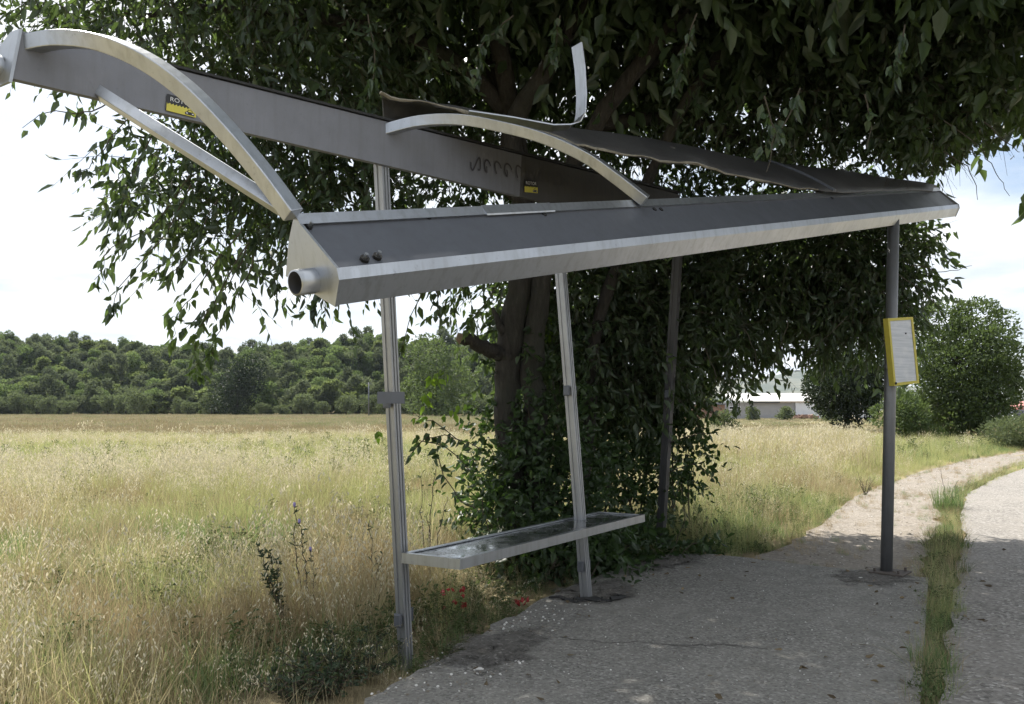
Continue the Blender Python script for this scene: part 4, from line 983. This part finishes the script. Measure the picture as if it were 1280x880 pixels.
# single hanging sprays that show against the sky
def spray(pts, Y, n, L=.11, W=.05, mat=None, jit=.05):
    c = [at(a, b, Y) for a, b in pts]; P, _ = smooth(c, [1] * len(c), 8); P = np.array(P); i = np.sort(rng.integers(1, len(P), n))
    B = P[i] + rng.normal(0, jit * .3, (n, 3)); D = rng.normal(size=(n, 3)) * .45 + [0, 0, -.9] + nrm(P[i] - P[i - 1]) * .4
    return leaves(B, D, L * rng.uniform(.6, 1.15, n), W * rng.uniform(.8, 1.15, n)), P
lightf = []
for pts, Y, n in (([(150, 120), (105, 142), (60, 140), (28, 160)], 5.8, 13), ([(190, 120), (150, 160), (115, 205), (98, 215)], 6.2, 26), ([(200, 150), (160, 230), (150, 270)], 6.4, 30),
                  ([(240, 220), (190, 280), (140, 310), (118, 350)], 6.4, 30), ([(240, 230), (200, 300), (150, 360), (140, 395)], 6.4, 30), ([(270, 250), (235, 320), (205, 350)], 6.6, 30),
                  ([(300, 290), (255, 350), (225, 390), (215, 425)], 6.4, 34), ([(310, 300), (265, 380), (245, 430), (250, 470)], 6.2, 46), ([(320, 320), (290, 380), (270, 420), (262, 450)], 6.3, 36), ([(310, 310), (275, 370), (232, 410)], 6.4, 30),
                  ([(400, 300), (350, 330), (345, 365)], 6.8, 26), ([(430, 330), (395, 370), (392, 400)], 6.6, 22), ([(380, 250), (330, 290), (300, 330)], 7, 40),
                  ([(560, 330), (520, 380), (505, 425), (500, 440)], 7.6, 26), ([(590, 350), (560, 380), (535, 400)], 7.6, 18), ([(620, 360), (590, 400), (580, 420)], 7.8, 20), ([(545, 350), (548, 390), (556, 400)], 7.4, 14),
                  ([(1180, 150), (1220, 180), (1245, 215), (1262, 245)], 7.2, 34), ([(1180, 190), (1215, 215), (1222, 250)], 7.2, 26), ([(1230, 150), (1262, 180), (1275, 190)], 7, 20), ([(1130, 270), (1165, 290), (1190, 315)], 8.4, 24), ([(1140, 330), (1180, 340), (1215, 332)], 8.4, 18), ([(1120, 340), (1160, 370), (1178, 395)], 8.6, 26),
                  ([(955, 120), (968, 165), (958, 215)], 5.2, 22), ([(1000, 110), (985, 150), (948, 190)], 5.3, 20), ([(1080, 120), (1090, 160), (1084, 185)], 5.6, 22), ([(640, 20), (600, 60), (596, 100)], 6, 30), ([(460, 20), (468, 90), (455, 130)], 6, 40), ([(700, 20), (690, 70)], 6.2, 24), ([(870, 20), (850, 80), (842, 110)], 6, 34), ([(1130, 30), (1120, 90)], 5.6, 30),
                  ([(985, 400), (975, 430), (968, 452)], 8.8, 16), ([(930, 410), (945, 450), (938, 482)], 8.8, 26), ([(880, 430), (895, 470), (900, 484)], 8.6, 22), ([(1060, 395), (1030, 425), (1010, 440)], 9, 30)):
    lv, P = spray(pts, Y, n); (lightf if pts[-1] in ((250, 470), (262, 450), (215, 425), (500, 440), (535, 400), (580, 420)) else foli).append(lv); sm = MB(); P = np.vstack([P[:-1:2], P[-1:]]); sm.tube(P, [.006 * (1 - .7 * k / len(P)) for k in range(len(P))], 5); sm.build('hanging_twig', M['twig'], bt)
V, Q, A = join(foli)
def pruned(P):
    t = ((P - PL) @ (U * [1, 1, 0])) / (U[0] ** 2 + U[1] ** 2); s = (P - PL) @ NF; zb = PL[2] + U[2] * t
    return (t > -3) & (t < BL + .5) & (s > -1.75) & (P[:, 2] < zb + np.where(s > -.25, .22, .45) + np.clip(s, 0, 9) * .35) & (P[:, 1] < 9.4)
bad = pruned(V.reshape(-1, 6, 3).mean(1)); vk = ~bad; qk = vk[Q[:, 0] // 6]; remap = np.cumsum(vk) - 1
Q = Q[qk]; Q = remap[Q // 6] * 6 + Q % 6; V = V.reshape(-1, 6, 3)[vk].reshape(-1, 3); A = A.reshape(-1, 6)[vk].ravel()
print('tree leaves', len(Q) // 2, 'pruned', bad.sum())
fast_mesh('crown', V, Q, M['leaf'], A, bt)
V, Q, A = join(lightf); M['leaf_light'] = leafmat('lighter_leaf', (.05, .08, .03), (.12, .17, .06), (.2, .32, .06), .42, .4); fast_mesh('lighter_leaves', V, Q, M['leaf_light'], A, bt)
twP, twD, twL = np.concatenate(twP), np.concatenate(twD), np.concatenate(twL); k = ~pruned(twP + nrm(twD) * twL[:, None] * .6)
TV, TQ = ribbons(twP[k], twD[k], twL[k], .0035)
fast_mesh('twigs', TV, TQ, M['twig'], None, bt)
for V, Q, A in [spray(p, Y, n, .1, .05)[0] for p, Y, n in (([(575, 455), (548, 465), (535, 480), (533, 505)], 7.6, 18), ([(570, 470), (545, 478)], 7.6, 8), ([(480, 535), (474, 545)], 7.4, 5), ([(600, 500), (560, 515), (520, 522)], 7.6, 12), ([(640, 560), (690, 400)], 8.7, 14), ([(690, 470), (684, 400)], 8.8, 10))]: fast_mesh('backlit_sprig', V, Q, M['leaf_backlit'], A, bt)['label'] = 'bright yellow-green leaves tinted for backlight'

# shrub thicket round the trunk
def thicket(name, label, clus, extra=(), L=.085, W=.05):
    base = np.array(clus[0][0]) * [1, 1, 0]; t = empty(name, base); tag(t, label, 'shrub'); parts = []; tw = []
    m = MB()
    for c, r, n in clus:
        st = in_ellipsoid(n, c, r); d = nrm(st - np.array(c)) + rng.normal(size=(n, 3)) * .5 + [0, 0, .1]; tl = rng.uniform(.2, .45, n)
        parts.append(twig_leaves(st, d, tl, 8, L, W, .45, .7)); tw.append((st, d, tl))
        for k in range(6):
            e = in_ellipsoid(1, c, r)[0]; b = np.array([c[0] + R.uniform(-.3, .3), c[1] + R.uniform(-.2, .2), GZ]); m.tube([b, (b + e) / 2 + [R.uniform(-.1, .1)] * 3, e], [.014, .01, .004], 5)
    for pts, Y, n in extra:
        l, P = spray(pts, Y, n, L * 1.15, W * 1.15); parts.append(l); m.tube(P[::3], .005, 5)
    V, Q, A = join(parts); V[:, 2] = np.maximum(V[:, 2], GZ + .02 + 0 * V[:, 2])
    fast_mesh('foliage', V, Q, M['leaf_shrub'], A, t); m.build('stem', M['twig'], t)
    return t
thicket('thicket', 'dark thicket of ivy and suckers wrapped round the tree trunk behind the bench',
        [(at(660, 640, 8.0), (.55, .45, .65), 420), (at(625, 570, 8.6), (.35, .4, .45), 80), (at(700, 600, 8.2), (.55, .5, .75), 320), (at(770, 620, 9.3), (.5, .45, .7), 330), (at(775, 530, 9.6), (.65, .5, .6), 330), (at(700, 690, 7.6), (.6, .4, .25), 190), (at(775, 685, 8.3), (.35, .3, .2), 110), (at(680, 480, 8.4), (.4, .4, .5), 130)],
        [([(600, 560), (560, 545), (530, 550), (512, 570)], 7.6, 16), ([(590, 590), (560, 560), (520, 548)], 7.7, 14), ([(600, 640), (570, 620), (545, 560)], 7.5, 14), ([(640, 700), (610, 660), (600, 620)], 7.2, 16), ([(590, 560), (545, 530), (520, 520)], 7.7, 10)])
thicket('shrub', 'leafy shrub growing around the leaning dark rear post', [(at(850, 570, 9.9), (.3, .3, .5), 110), (at(830, 500, 9.9), (.4, .4, .4), 110), (at(862, 692, 8.7), (.25, .2, .1), 50)],
        [([(830, 560), (860, 545), (885, 540)], 8.8, 10), ([(835, 590), (865, 580), (890, 598)], 8.8, 12), ([(840, 690), (850, 665), (858, 645)], 8.3, 7), ([(850, 695), (865, 680), (880, 678)], 8.2, 8)])

# dark low weeds on the shaded pad edge close to the camera, dark thistles, verge weeds
def weed_plant(name, label, base, tips, L, W, per, mat='weed', flower=0, cat='weed', group=None):
    t = empty(name, base); tag(t, label, cat, group); m = MB(); P, D = [], []; fl = MB()
    for tp_ in tips:
        b = np.asarray(base); mid = (b + tp_) / 2 + np.array([R.uniform(-.03, .03), R.uniform(-.03, .03), .02]); c, _ = smooth([b, mid, tp_], [1, 1, 1], 8); m.tube(c, [.006 * (1 - .7 * k / len(c)) for k in range(len(c))], 5)
        for k in range(per):
            q = c[R.randrange(3, len(c))]; a = R.uniform(0, 6.28); P.append(q); D.append([math.cos(a), math.sin(a), R.uniform(-.1, 1.0)])
        if flower:
            fl.tube([tp_, tp_ + [0, 0, .015], tp_ + [0, 0, .035]], [.005, .011, .008], 8)
    m.build('stem', M['twig'], t); n = len(P); V, Q, A = leaves(np.array(P), np.array(D), L * rng.uniform(.5, 1.2, n), W * rng.uniform(.7, 1.2, n)); fast_mesh('foliage', V, Q, M[mat], A, t)
    if flower: fl.build('flower', M['lilac'], t, True)
    return t
def tips_at(base, n, spread, h0, h1): return [np.asarray(base) + [R.uniform(-spread, spread), R.uniform(-spread, spread), R.uniform(h0, h1)] for _ in range(n)]
def gz(px, py): p = gp(px, py, GZ); return p
b = gz(366, 812); weed_plant('thistle', 'dark leaning thistle with bushy top standing alone in the dry grass', b, [at(322, 682, b[1] - .1), at(335, 690, b[1]), at(345, 700, b[1] + .1), at(330, 720, b[1])],  .045, .015, 130)
b = gz(385, 790); weed_plant('thistle', 'tall thin thistle with lilac flower heads behind the dark leaning thistle', b, [at(374, 655, b[1]), at(368, 634, b[1] + .2), at(388, 690, b[1])], .05, .014, 22, flower=1)
b = gz(470, 770); weed_plant('weed', 'spindly dark weed beside the foot of the first grooved post', b, [at(462, 650, b[1]), at(478, 690, b[1]), at(470, 700, b[1] - .1)], .05, .016, 18)
b = gz(535, 735); weed_plant('weed', 'reddish bare-stemmed weed rising between post and bench', b, [at(548, 560, b[1] + .3), at(528, 590, b[1] + .3), at(560, 620, b[1]), at(535, 640, b[1])], .045, .016, 12)
for px, py, lab in ((405, 872, 'low dark leafy weed clump at the near corner of the concrete pad'), (372, 885, 'dark weed clump in the dry grass next to the pad corner'), (445, 850, 'small dark weed clump on the broken pad edge')):
    b = gz(px, py); weed_plant('weed', lab, b, tips_at(b, 34, .27, .05, .27), .034, .016, 26)
def tuft_plant(name, label, px, py, n, rad, h0, h1, w, mat, lean=.5):
    b = gz(px, py); V, Q, A, t_, d_ = blades(n, rad, h0, h1, w, lean, 4); return tag(fast_mesh(name, V, Q, M[mat], A), label, 'grass tuft'), b
for px, py, n, rad, h0, h1, mat, lab in ((1166, 850, 160, .13, .12, .3, 'green', 'green grass tuft in the strip nearest the camera between pad and road'), (1183, 690, 240, .22, .15, .38, 'olive', 'bushy dark grass tuft at the shadow line between pad and road'),
        (1186, 640, 260, .22, .25, .55, 'green', 'tall feathery green tuft in the sunny strip beside the road'), (1190, 722, 160, .16, .1, .26, 'olive', 'dark grass tuft leaning over the road edge in shade')):
    o, b = tuft_plant('grass_tuft', lab, px, py, n, rad, h0, h1, .007, mat); o.location = b
b = gz(1184, 640); weed_plant('dead_weed', 'dead brown forked weed stalk standing in the verge beside the road', b, [at(1176, 588, b[1]), at(1198, 600, b[1]), at(1200, 612, b[1])], .03, .006, 4, 'fine')
b = gz(1082, 622); weed_plant('dead_weed', 'dry bare weed at the edge of the gravel path', b, tips_at(b, 8, .18, .2, .45), .03, .006, 4, 'fine')

# ------------------------------------------------------------------ litter, dirt, stones
def crumple(name, px, py, rx, rz, label, cat, mat, z=0.03, n=7, sz=.16):
    b = gp(px, py, -.02); m = MB()
    for k in range(n):
        c = b + [R.uniform(-rx, rx), R.uniform(-rx, rx) * .5, R.uniform(.01, rz)]; pts = []
        a0 = R.uniform(0, 6.28); gu = unit(rng.normal(size=3)); gv = unit(np.cross(gu, rng.normal(size=3))); q = []
        for i in range(5):
            for j in range(5): q.append(c + gu * (i - 2) * rx * sz + gv * (j - 2) * rx * sz + rng.normal(0, rx * sz * .4, 3))
        m.add(q, [(i * 5 + j, i * 5 + j + 1, (i + 1) * 5 + j + 1, (i + 1) * 5 + j) for i in range(4) for j in range(4)])
    o = mk(name, m.v, m.f, M[mat], None, True, origin=b); so = o.modifiers.new('thick', 'SOLIDIFY'); so.thickness = .002; return tag(o, label, cat)
crumple('plastic_scrap', 652, 757, .05, .06, 'crumpled red plastic scrap lying on the pad edge under the bench', 'litter', 'red')
crumple('plastic_scrap', 568, 768, .085, .2, 'torn red plastic net caught in the weeds beside the first post', 'litter', 'red', n=16, sz=.075)
def stone(px, py, s, mat, label, cat='stone', squash=.5):
    b = gp(px, py, 0); m = MB(); n = 7; vs = [b + [0, 0, s * squash]]; 
    secs = []
    for zz, r in ((0, 1), (.35, 1.02), (.75, .7)):
        secs.append([b + [math.cos(a) * s * r * R.uniform(.8, 1.2), math.sin(a) * s * r * R.uniform(.8, 1.2) * .8, zz * s * squash] for a in np.linspace(0, 6.28, 8)[:-1]])
    m.loft(secs); return tag(mk('stone', m.v, m.f, M[mat], origin=b), label, cat)
stone(598, 837, .028, 'litter', 'white stone chip on the dirty corner of the concrete pad')
stone(597, 808, .02, 'litter', 'small pale stone on the pad edge above the dirt heap')
stone(1076, 723, .025, 'litter', 'pale pebble beside the base plate of the dark round post')
def dirt_fade():
    m = M['soil'].copy(); m.name = 'scattered_dirt'; nt = m.node_tree; p = nt.nodes['Principled BSDF']; o = nt.nodes['Material Output']; v = worldpos(nt)
    e = N(nt, 'ShaderNodeAttribute'); e.attribute_name = 'edge'; a = noise_n(nt, v, 7, 6, .75)
    k = N(nt, 'ShaderNodeMath', operation='MULTIPLY_ADD'); nt.links.new(e.outputs['Fac'], k.inputs[0]); k.inputs[1].default_value = -.55; nt.links.new(a, k.inputs[2])
    al = ramp(nt, k.outputs[0], [(.02, (0, 0, 0)), (.28, (1, 1, 1))]); nt.links.new(al, p.inputs['Alpha']); return m
M['dirt_fade'] = dirt_fade()
# dirt heaped on the pad edge + dirt near the far post + chips
def dirt(name, pts, h, n):
    P = np.array([gp(*p)[:2] for p in pts]); c = P.mean(0); vs = []; fs = []; K = 10; Mm = 36
    A_ = np.linspace(0, 2 * np.pi, Mm, endpoint=False); ang = np.arctan2(P[:, 1] - c[1], P[:, 0] - c[0]); o = np.argsort(ang); rad = np.hypot(*(P - c).T)
    rr = np.interp(A_, np.r_[ang[o] - 2 * np.pi, ang[o], ang[o] + 2 * np.pi], np.r_[rad[o]] .repeat(1).tolist() * 3 if False else np.concatenate([rad[o]] * 3)) if False else np.interp(np.where(A_ > np.pi, A_ - 2 * np.pi, A_), np.concatenate([ang[o] - 2 * np.pi, ang[o], ang[o] + 2 * np.pi]), np.concatenate([rad[o]] * 3))
    for k in range(K + 1):
        t = k / K
        for a, r in zip(A_, rr):
            r2 = r * (1 + .12 * math.sin(a * 7) + R.uniform(-.06, .06)); z = h * (1 - t * t) * R.uniform(.5, 1.2) if k < K else -.012
            vs.append((c[0] + math.cos(a) * r2 * t, c[1] + math.sin(a) * r2 * t, z + .003))
    for k in range(K):
        for i in range(Mm): j = (i + 1) % Mm; fs.append((k * Mm + i, k * Mm + j, (k + 1) * Mm + j, (k + 1) * Mm + i))
    ob = tag(mk(name, vs, fs, M['dirt_fade'], None, True), kind='stuff')
    a_ = ob.data.attributes.new('edge', 'FLOAT', 'POINT'); a_.data.foreach_set('value', np.repeat(np.arange(K + 1) / K, Mm).astype(np.float32))
dirt('dirt', [(520, 838), (560, 815), (620, 785), (700, 780), (680, 810), (640, 835), (580, 846)], .022, 0)
dirt('dirt', [(1040, 724), (1060, 710), (1110, 708), (1150, 722), (1110, 735), (1060, 734)], .006, 0)
dirt('dirt', [(700, 752), (720, 728), (780, 722), (800, 735), (770, 752), (735, 760)], .02, 0)
dirt('dirt', [(790, 722), (800, 700), (860, 692), (885, 690), (880, 700), (850, 708)], .02, 0)
# crack across the pad: shallow groove filled with dark grit
m = MB(); c = [gp(px, py) for px, py in ((640, 800), (690, 797), (720, 800), (760, 803), (800, 803), (850, 808), (900, 806), (960, 812))]
P, _ = smooth(c, [1] * 8, 6); L_, R_ = [], []
for p in P: w = R.uniform(.002, .007); L_.append((p[0], p[1] - w + R.uniform(-.01, .01), .0035)); R_.append((L_[-1][0], L_[-1][1] + 2 * w, .0035))
m.add(L_ + R_, [(i, i + 1, len(P) + i + 1, len(P) + i) for i in range(len(P) - 1)]); tag(m.build('pavement_crack', M['soil']), kind='structure')
# loose gravel and chips
gv = []
for i in range(3):
    m = MB(); m.loft([[(math.cos(a) * r * R.uniform(.8, 1.2), math.sin(a) * r * R.uniform(.7, 1.1), zz) for a in np.linspace(0, 6.28, 7)[:-1]] for zz, r in ((-.2, .8), (.25, 1), (.6, .5))])
    VN[0] += 1; gv.append(mk('v%04d_pebble' % VN[0], m.v, m.f, M['path' if i else 'litter'], hide=True))
def pebbles(name, poly, n, s0, s1, z, pick=(1, 2, 2, 1, 0), cond=None):
    P = np.array([p[:2] for p in poly]); x = rng.uniform(max(P[:, 0].min(), -3), min(P[:, 0].max(), 18), n); y = rng.uniform(max(P[:, 1].min(), 2.5), min(P[:, 1].max(), 30), n)
    k = inpoly(x, y, poly); x, y = x[k], y[k]; rot, sc = trs(len(x), s0, s1, .3); scatter(name, np.stack([x, y, np.full(len(x), z)], 1), rng.choice(pick, len(x)), rot, sc, gv)
pebbles('gravel', PATHP, 9000, .004, .013, -.044)
pebbles('loose_chips', [tuple(gp(px, py)[:2]) for px, py in ((450, 872), (520, 832), (640, 770), (760, 735), (700, 790), (640, 840), (560, 870))], 700, .004, .011, .003, (1, 2, 0, 0))
pebbles('pad_grit', SLAB, 2600, .003, .007, .001, (1, 2, 1, 2, 0))

# ================================================================== LIGHT
el, az = math.radians(54), math.atan2(-.62, .78)      # sun ahead and to the left, behind the crown
sd = Vector((math.cos(el) * math.sin(az), math.cos(el) * math.cos(az), math.sin(el)))
sun = bpy.data.lights.new('sun', 'SUN'); sun.energy = 5.0; sun.angle = math.radians(.53); sun.color = (1, .95, .87)
so = bpy.data.objects.new('sun', sun); COL.objects.link(so); so.rotation_euler = sd.to_track_quat('Z', 'Y').to_euler(); so.location = (0, 0, 40)
W = bpy.data.worlds.new('World'); S.world = W; W.use_nodes = True; nt = W.node_tree; bg = nt.nodes['Background']
sky = nt.nodes.new('ShaderNodeTexSky'); sky.sky_type = 'NISHITA'; sky.sun_disc = False; sky.sun_elevation = el; sky.sun_rotation = az; sky.air_density = 1; sky.dust_density = 1.5; sky.ozone_density = 1
g = N(nt, 'ShaderNodeTexCoord').outputs['Generated']
sp = N(nt, 'ShaderNodeSeparateXYZ'); nt.links.new(g, sp.inputs[0])
zz = N(nt, 'ShaderNodeMath', operation='ADD'); zz.inputs[1].default_value = .12; nt.links.new(sp.outputs['Z'], zz.inputs[0])
za = N(nt, 'ShaderNodeMath', operation='MAXIMUM'); za.inputs[1].default_value = .03; nt.links.new(zz.outputs[0], za.inputs[0])
dv = N(nt, 'ShaderNodeVectorMath', operation='DIVIDE'); nt.links.new(g, dv.inputs[0])
cb = N(nt, 'ShaderNodeCombineXYZ'); [nt.links.new(za.outputs[0], cb.inputs[i]) for i in (0, 1)]; cb.inputs[2].default_value = 1e6; nt.links.new(cb.outputs[0], dv.inputs[1])
cn = noise_n(nt, dv.outputs[0], .75, 7, .58); cover = ramp(nt, cn, [(.31, (0, 0, 0)), (.52, (1, 1, 1))])
shade = noise_n(nt, dv.outputs[0], 1.7, 5, .55)
cloud = ramp(nt, shade, [(.35, (5.0, 5.5, 6.1)), (.62, (7.6, 7.75, 7.9))])
col = mixc(nt, cover, sky.outputs[0], cloud)
nt.links.new(col, bg.inputs['Color']); bg.inputs['Strength'].default_value = .09

hm = bpy.data.materials.new('air'); hm.use_nodes = True; hn = hm.node_tree; hn.nodes.remove(hn.nodes['Principled BSDF'])
pv = hn.nodes.new('ShaderNodeVolumePrincipled'); pv.inputs['Color'].default_value = (.72, .82, 1, 1); pv.inputs['Density'].default_value = .00008; pv.inputs['Anisotropy'].default_value = .2
hn.links.new(pv.outputs[0], hn.nodes['Material Output'].inputs['Volume'])
m = MB(); m.box([0, 1480, 95], [(1, 0, 0), (0, 1, 0), (0, 0, 1)], [3300, 1620, 125]); tag(m.build('haze', hm), kind='stuff')

S.view_settings.view_transform = 'Standard'; S.view_settings.look = 'None'; S.view_settings.gamma = 1; S.view_settings.exposure = .95
S.render.film_transparent = False
# fallen leaves on the pad and road
lx = rng.uniform(-1, 6, 900); ly = rng.uniform(2.8, 9, 900); ok = inpoly(lx, ly, SLAB) | (inpoly(lx, ly, ROADP) & (rng.random(900) < .4)); ok &= rng.random(900) < np.where(edged(lx, ly, SLAB) < .5, .55, .12)
lx, ly = lx[ok], ly[ok]; n = len(lx); aa = rng.uniform(0, 6.28, n)
V, Q, A = leaves(np.stack([lx, ly, np.where(inpoly(lx, ly, SLAB), .012, -.014)], 1), np.stack([np.cos(aa), np.sin(aa), rng.uniform(-.05, .1, n)], 1), .06 * rng.uniform(.5, 1.2, n), .026 * rng.uniform(.6, 1.2, n))
V[:, 2] = np.maximum(V[:, 2], np.where(inpoly(V[:, 0], V[:, 1], SLAB), .004, -.024)); M['dead_leaf'] = leafmat('dead_leaf', (.07, .05, .03), (.2, .15, .085), (.1, .08, .04), .15, .7)
tag(fast_mesh('fallen_leaves', V, Q, M['dead_leaf'], A), kind='stuff')
cy = S.cycles; cy.max_bounces = 6; cy.diffuse_bounces = 3; cy.glossy_bounces = 3; cy.transmission_bounces = 4; cy.transparent_max_bounces = 4
cy.use_denoising = True; cy.use_adaptive_sampling = True; cy.adaptive_threshold = .02; cy.caustics_reflective = False; cy.caustics_refractive = False
